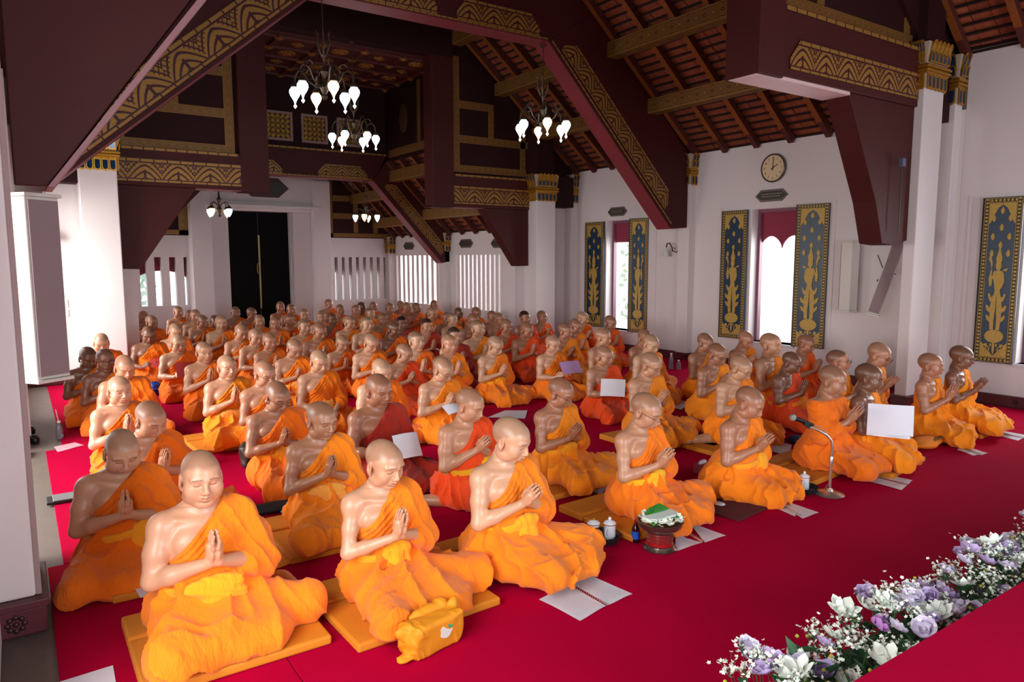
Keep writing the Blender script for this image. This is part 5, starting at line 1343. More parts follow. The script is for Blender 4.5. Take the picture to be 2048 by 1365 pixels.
# ---------------------------------------------------------------- clock, plaques, lamps, loudspeakers
e = empty('wall_clock', (XR-.002, 7.21, 3.22), -PI/2, 'round wall clock with cream face and dark rim reading two o\'clock', 'clock')
RX = Matrix.Rotation(PI/2, 3, 'X')
MB().lathe([(.0, 0), (.215, 0), (.222, .02), (.222, .045), (.205, .055), (.198, .030), (0, .030)], 40, M=RX).build('clock_rim', mat('dark_clock_rim', '#4a4140', .3), e, smooth=True)
MB().lathe([(.198, .040), (.0, .0405)], 40, M=RX).build('clock_face', mat('cream_clock_face', '#dcc39a', .5, var=.05), e)
INK = mat('dark_print', '#2a2320', .6)
def text(name, s, size, parent, loc, rot, m, ext=.001, font=None):
    cu = bpy.data.curves.new(name, 'FONT'); cu.body = s; cu.size = size; cu.extrude = ext; cu.align_x = 'CENTER'; cu.align_y = 'CENTER'; cu.resolution_u = 3
    tmp = bpy.data.objects.new(name+'_c', cu); COL.objects.link(tmp); dg = bpy.context.evaluated_depsgraph_get(); me = bpy.data.meshes.new_from_object(tmp.evaluated_get(dg))
    bpy.data.objects.remove(tmp); me.materials.clear(); me.materials.append(m); o = bpy.data.objects.new(name, me); COL.objects.link(o); o.parent = parent; o.location = loc; o.rotation_euler = rot; return o
for k in range(1, 13):
    a = 2*PI*k/12; text('numeral', str(k), .048, e, (.155*math.sin(a), -.043, .155*math.cos(a)), (PI/2, 0, 0), INK)
def hand(L, w, ang):
    b = MB(); c, s = math.cos(ang), math.sin(ang); pts = [(-w, -.035), (w, -.035), (w*.6, L), (-w*.6, L)]
    b.prism([(x*c+z*s, -x*s+z*c) for x, z in pts], 1, -.050, -.047); b.build('clock_hand', INK, e)
hand(.155, .006, .04); hand(.105, .008, 2*PI*2/12)
PLQ = mat('grey_brown_plaque', '#6a5d55', .5, var=.15, scale=20); PLD = mat('dark_plaque', '#33302c', .5)
def plaque(x, y, z, w, h, rz, label, m=PLQ, txt=True):
    e = empty('wall_plaque', (x, y, z), rz, label, 'plaque'); t = h*.55
    def hx(s): return [(-w/2*s, 0), (-w/2*s+t*s, -h/2*s), (w/2*s-t*s, -h/2*s), (w/2*s, 0), (w/2*s-t*s, h/2*s), (-w/2*s+t*s, h/2*s)]
    MB().prism(hx(1), 1, -.02, 0).build('plaque_board', m, e, bevel=.003); MB().prism([(p[0]*(1 if abs(p[0]) < w/2-.001 else .94), p[1]*.74) for p in hx(.93)], 1, -.024, -.018).build('plaque_field', PLD, e)
    if txt:
        b = MB(); rr = random.Random(int(y*10))
        for r_ in range(2):
            xx = -w*.30
            while xx < w*.28:
                l_ = rr.uniform(.02, .05); b.box(xx, xx+l_, -.027, -.024, h*(.09-.20*r_), h*(.15-.20*r_)); xx += l_+.012
        b.build('plaque_lettering', mat('faded_gold_letters', '#9a8a6a', .5), e)['kind'] = 'stuff'
plaque(XR, 7.24, 2.80, .60, .19, -PI/2, 'hexagonal dark plaque between the clock and its window')
plaque(XR, 10.80, 2.74, .56, .18, -PI/2, 'hexagonal dark plaque above the far right window')
plaque(XR2, 17.15, 2.15, .62, .2, -PI/2, 'small hexagonal plaque over the farthest barred side window', txt=False)
plaque(XR2, 14.25, 2.16, .62, .2, -PI/2, 'small hexagonal plaque over the middle of the nearer barred side window', txt=False)
plaque(XR2, 12.95, 2.14, .5, .2, -PI/2, 'small hexagonal plaque half behind the right knee brace', txt=False)
plaque(5.05, 17.86, 3.52, 1.15, .46, 0, 'large brown hexagonal plaque over the dark back door', mat('brown_plaque', '#4a2420', .5), txt=False)
BRZ = mat('aged_bronze', '#5c4c3c', .4, .7, var=.3, scale=40)
COOL = emit_mat('lit_glass_cool', '#c4ecff', 4.5); WARM = emit_mat('lit_glass_warm', '#ffc98c', 3.2); CRY = mat('crystal_bead', '#e8e4dc', .08, 0, transmission=0)if False else emit_mat('glowing_crystal_bead', '#fff0dc', 1.6)
def pear(r, h):
    return [(0, 0), (r*.12, h*.02), (r*.22, h*.16), (r*.45, h*.30), (r*.82, h*.50), (r, h*.68), (r*.93, h*.84), (r*.6, h*.97), (r*.35, h)]
def chandelier(p, ztop, R_, label, big=True, rot=0.):
    e = empty('chandelier', p, rot, label, 'chandelier', 'bronze chandeliers with glass globes')
    H = ztop-p[2]
    b = MB(); b.tube([(0, 0, .0), (0, 0, H)], .009, 6); b.lathe([(.0, H-.03), (.05, H-.02), (.05, H)], 12)
    b.build('suspension_rod', BRZ, e)
    MB().lathe([(0, -.16), (.02, -.15), (.035, -.12), (.02, -.09), (.045, -.05), (.06, -.01), (.035, .03), (.018, .08), (.03, .14), (.05, .18), (.02, .22), (.014, .34), (.04, .38), (.012, .42)], 14).build('chandelier_body', BRZ, e, smooth=True)
    if big:
        for k in range(6):
            a = 2*PI*k/6; c, s = math.cos(a), math.sin(a)
            MB().tube([(.015*c, .015*s, .36), (.05*c, .05*s, .42), (.085*c, .085*s, .52), (.07*c, .07*s, .62), (.10*c, .10*s, .66)], [.008, .014, .016, .01, .005], 6).build('leaf_scroll', BRZ, e, smooth=True)
    n = 6 if big else 4
    for k in range(n):
        a = 2*PI*(k+.25)/n; c, s = math.cos(a), math.sin(a)
        pts = [(.03, -.02), (.10, .0), (.19, .07), (.24, .17), (.31, .20), (R_, .13), (R_+.01, .04)] if big else [(.02, .04), (.07, .10), (.14, .13), (R_-.03, .11), (R_, .02)]
        arm = MB().tube([(r*c, r*s, z) for r, z in pts], .011 if big else .009, 6)
        if big: arm.tube([((.24+.05*math.cos(t))*c, (.24+.05*math.cos(t))*s, .22+.05*math.sin(t)) for t in [i*.6 for i in range(9)]], .007, 5)
        ar = arm.build('chandelier_arm', BRZ, e, smooth=True); gx = R_+.01 if big else R_
        MB().lathe([(.0, .06), (.02, .055), (.045, .02), (.05, -.005), (.03, -.01)], 12, (gx*c, gx*s, -.0)).build('lamp_cup', BRZ, ar, smooth=True)
        if big:
            MB().lathe(pear(.068, .20), 16, (gx*c, gx*s, -.205)).build('glass_globe', WARM if k in (1, 4) else COOL, ar, smooth=True)
            MB().lathe([(0, -.065), (.02, -.04), (.022, -.03), (.008, -.012), (.006, 0)], 8, (gx*c, gx*s, -.20)).build('glass_finial', CRY, ar, smooth=True)
        else: MB().lathe([(0, -.16), (.03, -.12), (.058, -.05), (.055, -.01), (.03, 0)], 14, (gx*c, gx*s, 0)).build('glass_globe', COOL if k % 2 else WARM, ar, smooth=True)
    return e
chandelier((3.32, 8.98, 3.94), 5.0, .36, 'large bronze chandelier hanging nearest, top left, six lit pear globes', rot=.2)
chandelier((4.98, 12.1, 3.96), 5.5, .36, 'bronze chandelier in the middle of the nave under the coffered ceiling', rot=.5)
chandelier((6.72, 8.98, 3.86), 4.98, .36, 'bronze chandelier before the tiled slope, hung at the frame corner on the right', rot=-.2)
chandelier((3.33, 14.9, 2.78), 3.5, .22, 'small four-lamp chandelier in front of the dark door left edge', False, .3)
chandelier((6.45, 15.1, 2.78), 3.5, .24, 'small chandelier at the far right under the last roof frame', False, .6)
FROST = mat('frosted_lamp_glass', '#cfd0d2', .35, var=.05, transmission=0) if False else mat('frosted_lamp_glass', '#cdcdd0', .3, var=.05)
e = empty('wall_lamp', (.36, 12.28, 2.20), 0, 'wall lamp with frosted bell shade left of the white column', 'lamp')
b = MB(); b.tube([(-.2, 0, .10), (-.1, -.08, .17), (.0, -.12, .16), (.06, -.12, .10), (.06, -.12, .04)], .011, 6); b.lathe([(.05, 0), (.05, .02), (.0, .025)], 12, (-.2, 0, .10), RX); b.build('lamp_arm', BRZ, e, smooth=True)
MB().lathe([(.125, -.12), (.10, -.06), (.075, -.02), (.04, .015), (.028, .03)], 18, (.06, -.12, .0)).build('lamp_shade', FROST, e, smooth=True)
e = empty('wall_lamp', (XR, 9.22, 1.99), -PI/2, 'small scrolled bronze wall lamp between the two right windows', 'lamp')
b = MB(); b.lathe([(0, 0), (.06, 0), (.05, .03), (.0, .04)], 10, (.12, 0, -.03), RX); b.tube([(.12, -.03, -.03), (.06, -.08, -.07), (.0, -.10, -.04), (-.03, -.10, .04), (-.07, -.11, .10), (-.12, -.12, .09), (-.14, -.12, .02)], .012, 6); b.tube([(.02+.035*math.cos(t), -.10, -.02+.035*math.sin(t)) for t in [k*.6 for k in range(10)]], .007, 5); b.build('lamp_arm', BRZ, e, smooth=True)
MB().lathe([(.07, -.14), (.05, -.08), (.03, -.02), (.015, .01)], 14, (-.14, -.12, .0)).build('lamp_shade', FROST, e, smooth=True)
SPW = mat('cream_speaker_cabinet', '#cfc9c0', .5, var=.06); SPG = mat('mauve_speaker_grille', '#8c767a', .6, var=.12, scale=3, bump=.3, bscale=400)
def speaker(p, w, d, h, rz, label, tilt=0., roll=0., brk=True):
    e = empty('column_speaker', p, rz, label, 'loudspeaker'); e.rotation_euler = (tilt, roll, rz)
    MB().box(-w/2, w/2, 0, d, 0, h).build('speaker_cabinet', SPW, e, bevel=.006); MB().box(-w/2+.012, w/2-.012, -.014, 0, .02, h-.02).build('speaker_grille', SPG, e, bevel=.003)
    MB().box(-w/2-.012, w/2+.012, -.02, d+.005, h, h+.022).build('end_cap', SPW, e, bevel=.003); MB().box(-w/2-.012, w/2+.012, -.02, d+.005, -.022, 0).build('end_cap', SPW, e, bevel=.003)
    if brk: MB().box(-.03, .03, d, d+.05, h*.35, h*.65).build('wall_bracket', BRZ, e)
    return e
_q = at(76, 762, Y=5.3); speaker((_q.x+.11*math.cos(.62), 5.3+.11*math.sin(.62), _q.z), .22, .25, 1.13, .62, 'tall grey-fronted column speaker hanging beside the near left pillar')
speaker((9.22, 5.1, 1.08), .15, .10, 1.06, -1.1, 'mauve-fronted column speaker leaning out from the right column', .0, .27, False)
speaker((9.78, 5.86, 1.07), .20, .16, .96, PI, 'cream column speaker flat on the wall below the knee brace', brk=False)
b = MB(); b.tube([(XR-.14, 5.4, 1.85), (XR-.2, 5.3, 1.7), (XR-.3, 5.2, 1.62), (9.45, 4.95, 1.6)], .008, 6); b.tube([(XR-.1, 5.4, 1.5), (XR-.16, 5.33, 1.5), (XR-.16, 5.33, 1.42)], .02, 6); o = b.build('speaker_cable', mat('grey_cable', '#6b625c', .5), None, smooth=True); tag(o, 'thin grey cable looping between the two right speakers', 'cable')
_q = at(1797, 322, Y=4.44); e = empty('junction_box', (_q.x+.17, 4.44, _q.z-.05), 0, 'small grey-blue box on the right column beside the knee brace', 'electrical box'); MB().box(-.07, -.0, 0, .05, 0, .09).build('box_body', mat('slate_box', '#565a72', .5), e, bevel=.004); MB().tube([(-.03, .03, 0), (-.03, .03, -.75)], .007, 6).build('conduit', mat('dark_conduit', '#241c22', .5), e)
e = empty('wall_socket', (.5, 12.29, 1.12), 0, 'pale double socket plate low on the wall behind the left monks', 'socket')
for z in (0, -.14):
    MB().box(-.09, .09, -.012, 0, z, z+.11).build('socket_plate', mat('ivory_plastic', '#d8cfc4', .4), e, bevel=.004)

# ---------------------------------------------------------------- papers and books on the carpet
def page_mat(name, c):
    t = NT(name); co = t.coord('UV'); s = t.n('ShaderNodeSeparateXYZ'); t.l(co, s.inputs[0]); M = t.math; u, v = s.outputs[0], s.outputs[1]
    row = M('LESS_THAN', M('FRACT', M('MULTIPLY', v, 26)), .38); n = t.noise(70, t.mapping(co, (1, .37, 1)), 2); ink = M('MULTIPLY', row, M('GREATER_THAN', n.outputs['Fac'], .46))
    mg = M('MULTIPLY', M('LESS_THAN', M('ABSOLUTE', M('SUBTRACT', u, .5)), .40), M('LESS_THAN', M('ABSOLUTE', M('SUBTRACT', v, .5)), .42)); ink = M('MULTIPLY', M('MULTIPLY', ink, mg), .35)
    return t.set(t.mix(ink, srgb(c), srgb('#6c6a78')), .28, 0, .6)
PAGE = page_mat('printed_page', '#d5d6e2'); BLANK = mat('white_paper', '#dcdbe6', .45, var=.03); LILAC = mat('lilac_cover', '#b78fc0', .4, var=.05); PINKP = mat('pink_paper', '#e4a3ae', .5, var=.05)
def sheet(corners, name, m, label=None, cat=None, group=None, lift=.004, z=0., curl=0, parent=None):
    """paper through four photograph points on the floor, gently waved"""
    P = [at(x, y, Z=z) for x, y in corners]; n = 8; b = MB()
    for lay in (0, 1):
        for i in range(n+1):
            for j in range(n+1):
                u, v = i/n, j/n; p = (P[0]*(1-u)*(1-v)+P[1]*u*(1-v)+P[2]*u*v+P[3]*(1-u)*v)
                h = lift+.003*math.sin(u*5+1)*math.sin(v*4)+ (curl*max(0, u-.55)**2*4 if curl > 0 else -curl*max(0, .4-u)**2*5); b.v.append((p.x, p.y, z+max(.0015, h)-(.0012 if lay else 0)))
    N = (n+1)**2; nz = (P[1]-P[0]).cross(P[3]-P[0]).z > 0
    for i in range(n):
        for j in range(n):
            q = (i*(n+1)+j, (i+1)*(n+1)+j, (i+1)*(n+1)+j+1, i*(n+1)+j+1); uv = [(i/n, j/n), ((i+1)/n, j/n), ((i+1)/n, (j+1)/n), (i/n, (j+1)/n)]
            if not nz: q = q[::-1]; uv = uv[::-1]
            b.face(q, uv); b.face(tuple(k+N for k in q[::-1]), uv[::-1])
    o = b.build(name, m, parent, smooth='plain')
    if label: tag(o, label, cat or 'paper', group)
    return o
def booklet(c1, c2, spine, label):
    e = empty('open_booklet', (0, 0, 0), 0, label, 'booklet', 'open white chanting booklets'); sheet(c1, 'page', PAGE, parent=e); sheet(c2, 'page', PAGE, parent=e)
    a, c = at(*spine[0], Z=0), at(*spine[1], Z=0); b = MB(); n = 18; d = (c-a)/n; sd = Vector((-d.y, d.x, 0)).normalized()*.010
    for k in range(n+1):
        p = a+d*k; b.tube([p-sd+Vector((0, 0, .003)), p-sd*.5+Vector((0, 0, .013)), p+sd*.5+Vector((0, 0, .013)), p+sd+Vector((0, 0, .003))], .0018, 4)
    b.build('spiral_binding', mat('coppery_spiral', '#9a6a58', .4, .5), e); return e
booklet([(1078, 1201), (1137, 1170), (1212, 1214), (1160, 1243)], [(1140, 1168), (1180, 1152), (1265, 1190), (1215, 1212)], [(1136, 1170), (1214, 1213)], 'open spiral booklet on the carpet in front of the kneeling monk')
booklet([(1352, 1060), (1372, 1078), (1405, 1087), (1350, 1104)], [(1376, 1046), (1395, 1052), (1452, 1073), (1409, 1086)], [(1373, 1066), (1406, 1086)], 'open booklet beside the silver flower bowl')
booklet([(1533, 1011), (1549, 1006), (1597, 1020), (1590, 1034)], [(1552, 1004), (1567, 1002), (1638, 1027), (1605, 1038)], [(1550, 1005), (1600, 1034)], 'glossy booklet with white glare in front of the microphone group')
booklet([(1727, 962), (1738, 953), (1815, 972), (1803, 981)], [(1740, 952), (1751, 946), (1825, 962), (1816, 970)], [(1739, 953), (1815, 971)], 'open booklet on bare carpet right of the microphone base')
booklet([(1914, 901), (1919, 896), (1960, 911), (1946, 912)], [(1920, 895), (1924, 891), (1976, 908), (1962, 911)], [(1920, 895), (1960, 911)], 'small pinkish open booklet before the second monk from the right')
booklet([(1968, 867), (1978, 863), (2046, 878), (2036, 882)], [(1980, 862), (1990, 860), (2055, 872), (2047, 877)], [(1979, 863), (2047, 877)], 'open booklet at the right photo edge')
def paper(c, label, m=BLANK, curl=0, z=0.): return sheet(c, 'paper_sheet', m, label, 'paper', 'loose papers on the carpet', curl=curl, z=z)
paper([(1520, 899), (1531, 882), (1583, 896), (1578, 913)], 'curled white sheet between the kneeling monk and the covered one', curl=.03)
paper([(1343, 862), (1361, 852), (1404, 862), (1372, 874)], 'rolled-edge white sheet left of the bent kneeling monk', curl=.03)
paper([(1326, 812), (1345, 798), (1385, 806), (1362, 820)], 'white sheet between the rows behind the young monk with the bowl')
paper([(1162, 977), (1190, 967), (1216, 976), (1200, 990)], 'white sheet tucked behind the young monk beside his cushion')
paper([(975, 836), (1010, 822), (1055, 822), (1050, 838)], 'white booklet on the carpet behind the kneeling front monk')
paper([(1008, 779), (1030, 768), (1052, 775), (1040, 786)], 'small white sheet beside the red-orange knees, centre')
paper([(120, 1366), (226, 1333), (236, 1392), (140, 1420)], 'white sheet with a pink edge at the bottom left corner', curl=.0)
paper([(112, 1390), (118, 1366), (226, 1334), (232, 1330)], 'pink backing strip showing under the bottom left sheet', PINKP) if False else None
paper([(545, 978), (578, 972), (600, 1030), (562, 1026)], 'white sheet standing out behind the orange notebook', z=.02)
paper([(256, 1158), (300, 1146), (330, 1182), (281, 1197)], 'white sheet on the cushion left of the stout front monk', z=.055)
paper([(762, 1262), (905, 1216), (968, 1217), (800, 1262)], 'long white folded sheet between the cushion and the yellow bag', curl=.04)
paper([(884, 862), (905, 848), (935, 852), (915, 870)], 'white sheet peeking between the dark red robe and the orange one')
cushion(at(285, 1185, Z=0).x, at(285, 1185, Z=0).y+.1, 0, .30, .36, 'brown cushion corner under the white sheet left of the stout monk')
cushion(at(1195, 1010, Z=0).x+.05, at(1195, 1010, Z=0).y+.02, .15, .40, .34, 'mustard cushion corner sticking out left of the young monk with the bowl') if False else None
cushion(at(1420, 885, Z=0).x, at(1420, 885, Z=0).y, .1, .50, .42, 'empty mustard cushion behind the bent kneeling monk')
cushion(at(1010, 1105, Z=0).x-.1, at(1010, 1105, Z=0).y+.25, .1, .1, .1, '') if False else None
# orange spiral notebook
e = empty('notebook', (0, 0, 0), 0, 'orange spiral notebook with a dark printed line on the carpet', 'notebook')
c4 = [(521, 1108), (577, 1093), (604, 1120), (546, 1141)]; P = [at(x, y, Z=0) for x, y in c4]; b = MB(); b.hexa([(p.x, p.y, .001) for p in P]+[(p.x, p.y, .012) for p in P])
b.build('notebook_cover', mat('orange_card', '#ee9416', .45, var=.05), e); d = (P[2]-P[1]); b = MB(); n = 20; sd = Vector((d.y, -d.x, 0)).normalized()*.009
for k in range(n): p = P[1]+d*((k+.5)/n); b.tube([(p+sd*math.cos(t)+Vector((0, 0, .008+.008*math.sin(t)))) for t in [j*PI/3 for j in range(6)]], .0016, 4, True)
b.build('spiral_binding', mat('white_spiral', '#d8d3cf', .3), e)
a, c = P[0]*.68+P[3]*.32, P[1]*.68+P[2]*.32; b = MB(); m1, m2 = a.lerp(c, .18), a.lerp(c, .85); b.beam((m1.x, m1.y, .0125), (m2.x, m2.y, .0125), .006, .001); q = a.lerp(c, .52); b.beam((q.x, q.y-.02, .0126), (q.x+.01, q.y+.02, .0126), .02, .001); b.build('cover_print', INK, e)
# sheets in the readers' hands
def held(px, py, m, label, w=.30, h=.21, off=(0, -.36, .42), tilt=.9, yaw=0.):
    for o, loc, x, y in PLACED:
        if (x, y) == (px, py):
            M = Matrix.Translation(Vector(loc)) @ Matrix.Rotation(o.rotation_euler.z+yaw, 4, 'Z') @ Matrix.Scale(o.scale.x, 4)
            b = MB(); n = 8
            for lay in (0, 1):
                for i in range(n+1):
                    u = i/n-.5; z_ = .03*math.cos(u*PI)
                    for v in (0, 1): q = Vector((u*w, -z_*.6-(.002 if lay else 0), (v-.35)*h)); q = Matrix.Rotation(-tilt, 3, 'X') @ q; b.v.append(tuple(q+Vector(off)))
            N = 2*(n+1)
            for i in range(n):
                f = (2*i, 2*i+2, 2*i+3, 2*i+1); uv = [(i/n, 0), ((i+1)/n, 0), ((i+1)/n, 1), (i/n, 1)]; b.face(f, uv); b.face(tuple(k+N for k in f[::-1]), uv[::-1])
            s_ = b.build('paper_sheet', m, None, smooth='plain'); s_.matrix_world = M; return tag(s_, label, 'paper', 'papers held by readers')
REDC = mat('red_book_cover', '#c23a3c', .45, var=.06)
held(757, 783, BLANK, 'pale lilac-white sheet held by the big monk in dark red', .20, .18, (.06, -.36, .34), .5)
held(1737, 757, BLANK, 'large blank white sheet held up by the dark monk in the front row', .34, .25, (.16, -.36, .40), .12, -1.2); held(1737, 757, PAGE, 'second white sheet behind the large blank one on the right', .32, .24, (.20, -.30, .37), .2, -1.35)
held(357, 688, REDC, 'red book held open by the monk in glasses on the left', .26, .20, (.04, -.35, .38), .3); held(511, 676, mat('pink_cover', '#d98aa8', .5), 'pink book between two monks left of centre', .2, .2, (.12, -.33, .36), .2)
held(1105, 690, LILAC, 'lilac booklet held by the smiling monk in glasses', .32, .18, (.08, -.36, .42), .6); held(1209, 714, BLANK, 'white sheet held by the young reader in red-orange', .28, .20, (.16, -.34, .38), .35, -.8)
held(297, 671, REDC, 'red sheet held low by the dark monk at the white column', .24, .16, (.1, -.34, .33), .9); held(886, 742, BLANK, 'white sheet in the hands of the bent monk in glasses', .2, .14, (0, -.32, .34), 1.1)
# ---------------------------------------------------------------- bags, cloths, small things
def lump(name, c, r, m, label, cat, seed, pts=None, amp=.012, h=.008, freq=1.6, parent=None, sq=None):
    f = Field((c[0]-r[0]*1.6, c[1]-r[1]*1.6, .0), (c[0]+r[0]*1.6, c[1]+r[1]*1.6, c[2]+r[2]*1.7), h)
    f.ell(c, r, .02)
    for q in (pts or []): f.ell((c[0]+q[0], c[1]+q[1], c[2]+q[2]), q[3:6], .03)
    X, Y, Z = f.xyz(); n = wob(X*freq*2, Y*freq*2, Z*freq*2, seed); n2 = wob(X*freq*5, Y*freq*5, Z*freq*5, seed+3)
    f.F = np.maximum(f.F-amp*n-amp*.6*n2*np.abs(n2), .002-Z).astype(np.float32)
    me = np_mesh(name, [surface_nets(f.F, f.lo, f.h)], [m]); o = bpy.data.objects.new(name, me); COL.objects.link(o); o.parent = parent
    if label: tag(o, label, cat)
    return o
YB_ = mat('yellow_bag_cloth', '#dc8a0c', .7, var=.08, bump=.3, bscale=30)
g = at(868, 1300, Z=0); e = empty('cloth_bag', (g.x, g.y+.03, 0), .22, 'bulging yellow cloth bag with white and green print, knotted corners', 'bag')
f = Field((-.26, -.13, 0), (.26, .13, .26), .006)
def _bag(X, Y, Z):
    sx = 1+.10*np.sin(Z*30); qx = np.abs(X)-.125*sx-.02*(Z-.08)/.08; qy = np.abs(Y+.010*(Z/.1))-.042; qz = np.abs(Z-.078)-.058
    return np.sqrt(np.maximum(qx, 0)**2+np.maximum(qy, 0)**2+np.maximum(qz, 0)**2)+np.minimum(np.maximum(np.maximum(qx, qy), qz), 0)-.022
f.put((-.15, -.07, 0), (.15, .07, .16), _bag, .0)
for q in ((-.155, .0, .135, .045, .022, .028), (.15, .01, .15, .035, .022, .040), (-.165, -.02, .02, .045, .030, .016), (.165, .0, .06, .022, .02, .012)): f.ell(q[:3], q[3:], .03)
X, Y, Z = f.xyz(); n = wob(X*4, Y*4, Z*4, 4); f.F = np.maximum(f.F-(1-np.abs(np.sin(X*38+Z*26+n*3)))**2*.007*np.clip((np.abs(X)-.04)/.08, 0, 1)-n*.004, .002-Z).astype(np.float32)
me = np_mesh('bag_body', [surface_nets(f.F, f.lo, f.h)], [YB_]); o = bpy.data.objects.new('bag_body', me); COL.objects.link(o); o.parent = e
lump('bag_flap', (.02, .045, .155), (.11, .028, .028), YB_, None, None, 9, [(.08, 0, .0, .03, .03, .03)], .006, .006, parent=e)
b = MB(); b.prism([(.03+.036*math.cos(a)*(1+.12*math.cos(5*a)), .095+.034*math.sin(a)) for a in [2*PI*k/20 for k in range(20)]], 1, -.077, -.060); b.prism([(.066, .10), (.09, .095), (.085, .12), (.06, .125)], 1, -.076, -.066); b.build('printed_patch', mat('white_print', '#d9d6cc', .6), e)
MB().prism([(.055+.016*math.cos(a), .118+.015*math.sin(a)) for a in [2*PI*k/14 for k in range(14)]], 1, -.080, -.062).build('printed_dot', mat('green_print', '#3fa06a', .6), e)
g = at(842, 962, Z=0); lump('cloth_bag', (g.x, g.y, .09), (.13, .10, .10), mat('dark_green_cloth', '#0e3b2a', .8, var=.3, scale=20), 'dark green crumpled bag behind the stout red-orange robe', 'bag', 6, None, .018)
g = at(842, 880, Z=0); lump('cloth_roll', (g.x, g.y+.1, .10), (.10, .09, .09), mat('orange_roll_cloth', '#ec8a12', .8), 'small rolled orange cloth right of the dark red robe', 'cloth', 16, None, .012)
g = at(491, 935, Z=0); lump('folded_jacket', (g.x, g.y, .10), (.05, .10, .11), mat('dark_brown_nylon', '#33261f', .5, var=.3), 'dark brown folded jacket beside the monk in dark glasses', 'jacket', 7, None, .016)
g = at(312, 790, Z=0); lump('cloth_bag', (g.x, g.y, .09), (.13, .11, .09), mat('blue_nylon', '#123a9c', .4, var=.35, scale=14), 'shiny blue bag behind the left rows', 'bag', 8, None, .02)
g = at(730, 785, Z=0); lump('floor_pad', (g.x, g.y, .03), (.22, .12, .035), mat('navy_pad', '#141a30', .8), 'dark navy pad on the carpet in the middle rows', 'cushion', 11, None, .006)
g = at(560, 1020, Z=0); lump('floor_pad', (g.x-.05, g.y, .03), (.20, .10, .03), mat('black_pad', '#15131a', .8), 'black pad beside the white sheet behind the notebook', 'cushion', 13, None, .006)
g = at(1598, 885, Z=0); lump('folded_cloth', (g.x, g.y, .03), (.14, .09, .03), mat('navy_cloth', '#1b2c4e', .8), 'navy folded cloth beneath the red-orange robe near the microphone', 'cloth', 14, None, .008)
g = at(1870, 895, Z=0); e = empty('folded_robe', (g.x-.05, g.y+.05, 0), .1, 'folded orange robe with patterned strip lying before the right monks', 'cloth')
lump('cloth_stack', (0, 0, .045), (.25, .10, .05), mat('orange_fold_cloth', '#ef8410', .8), None, None, 15, [(-.1, .05, .0, .12, .06, .05)], .008, parent=e)
strip((-.05, -.09, .084), (.2, -.09, .084), .05, (0, 1, 0), (0, 0, 1), LATT, e, 'patterned_strip', .006)
lump('head_towel', (0, 0, .01), (.001, .001, .001), BLANK, None, None, 3) if False else None
# laptop, bottle and pink cloth, shoes on the left
g = at(125, 1004, Z=0); e = empty('laptop', (g.x+.10, g.y+.02, 0), 0, 'closed black and silver laptop half over the carpet edge on the left', 'laptop')
MB().box(-.20, .20, -.08, .10, .004, .022).build('laptop_base', mat('black_plastic', '#131313', .4), e, bevel=.004); MB().box(-.16, .20, -.075, .10, .023, .031).build('laptop_lid', mat('brushed_silver', '#8f9496', .35, .6), e, bevel=.003)
def bottle(x, y, label, h=.2, r=.03, m=None, capm=None, group=None):
    e = empty('bottle', (x, y, .001), 0, label, 'bottle', group)
    MB().lathe([(0, 0), (r*.9, 0), (r, .01), (r, h*.55), (r*.85, h*.68), (r*.42, h*.86), (r*.42, h*.93)], 16).build('bottle_body', m, e, smooth=True)
    MB().lathe([(r*.48, h*.90), (r*.48, h), (0, h)], 12).build('bottle_cap', capm, e, smooth=True); return e
CLEARB = mat('clear_plastic_bottle', '#aab6c4', .08, var=.1, Transmission_Weight=.7); WHC = mat('white_cap', '#e6e4e2', .4)
g = at(113, 878, Z=0); e = bottle(g.x+.03, g.y, 'water bottle with a straw on the left carpet edge', .18, .035, CLEARB, WHC); MB().tube([(0, 0, .16), (-.02, 0, .30)], .004, 6).build('straw', WHC, e)
g = at(1342, 738, Z=0); bottle(g.x, g.y, 'taller clear bottle against the wall below the far window', .26, .035, CLEARB, WHC); g = at(1357, 740, Z=0); bottle(g.x, g.y, 'shorter clear bottle against the wall, right of the taller one', .16, .035, CLEARB, WHC)
g = at(680, 870, Z=0)
o = paper([(108, 895), (150, 886), (168, 892), (115, 905)], 'pink patterned cloth strip on the left carpet edge', PINKP)
def shoe(x, y, rz, label):
    e = empty('shoe', (x, y, -.011), rz, label, 'shoe', 'dark shoes on the stone strip'); K = mat('black_leather', '#0c0b0c', .45)
    MB().prism([(.045*math.cos(a)*(1 if math.sin(a) > 0 else .85), .13*math.sin(a)) for a in [2*PI*k/18 for k in range(18)]], 2, 0, .018).build('shoe_sole', K, e, bevel=.003)
    f = Field((-.08, -.17, .0), (.08, .17, .12), .006); f.ell((0, .05, .03), (.043, .08, .042), .02); f.ell((0, -.06, .04), (.038, .07, .05), .03); f.ell((0, -.07, .085), (.026, .045, .035), .006, sub=True); f.F = np.maximum(f.F, .012-f.xyz()[2]).astype(np.float32)
    me = np_mesh('shoe_upper', [surface_nets(f.F, f.lo, f.h)], [K]); o = bpy.data.objects.new('shoe_upper', me); COL.objects.link(o); o.parent = e
g = at(88, 882, Z=0)
for k, (dx, dy, rz, lb) in enumerate(((-.10, 0, .2, 'black shoe nearest the left wall pier'), (.0, .02, .1, 'black shoe beside the carpet edge, right of its pair'), (-.09, -.55, -.1, 'black shoe lying nearer the big left pillar'), (-.04, .5, .3, 'black shoe farthest along the stone strip'))): shoe(.04+dx, g.y+dy, rz, lb)
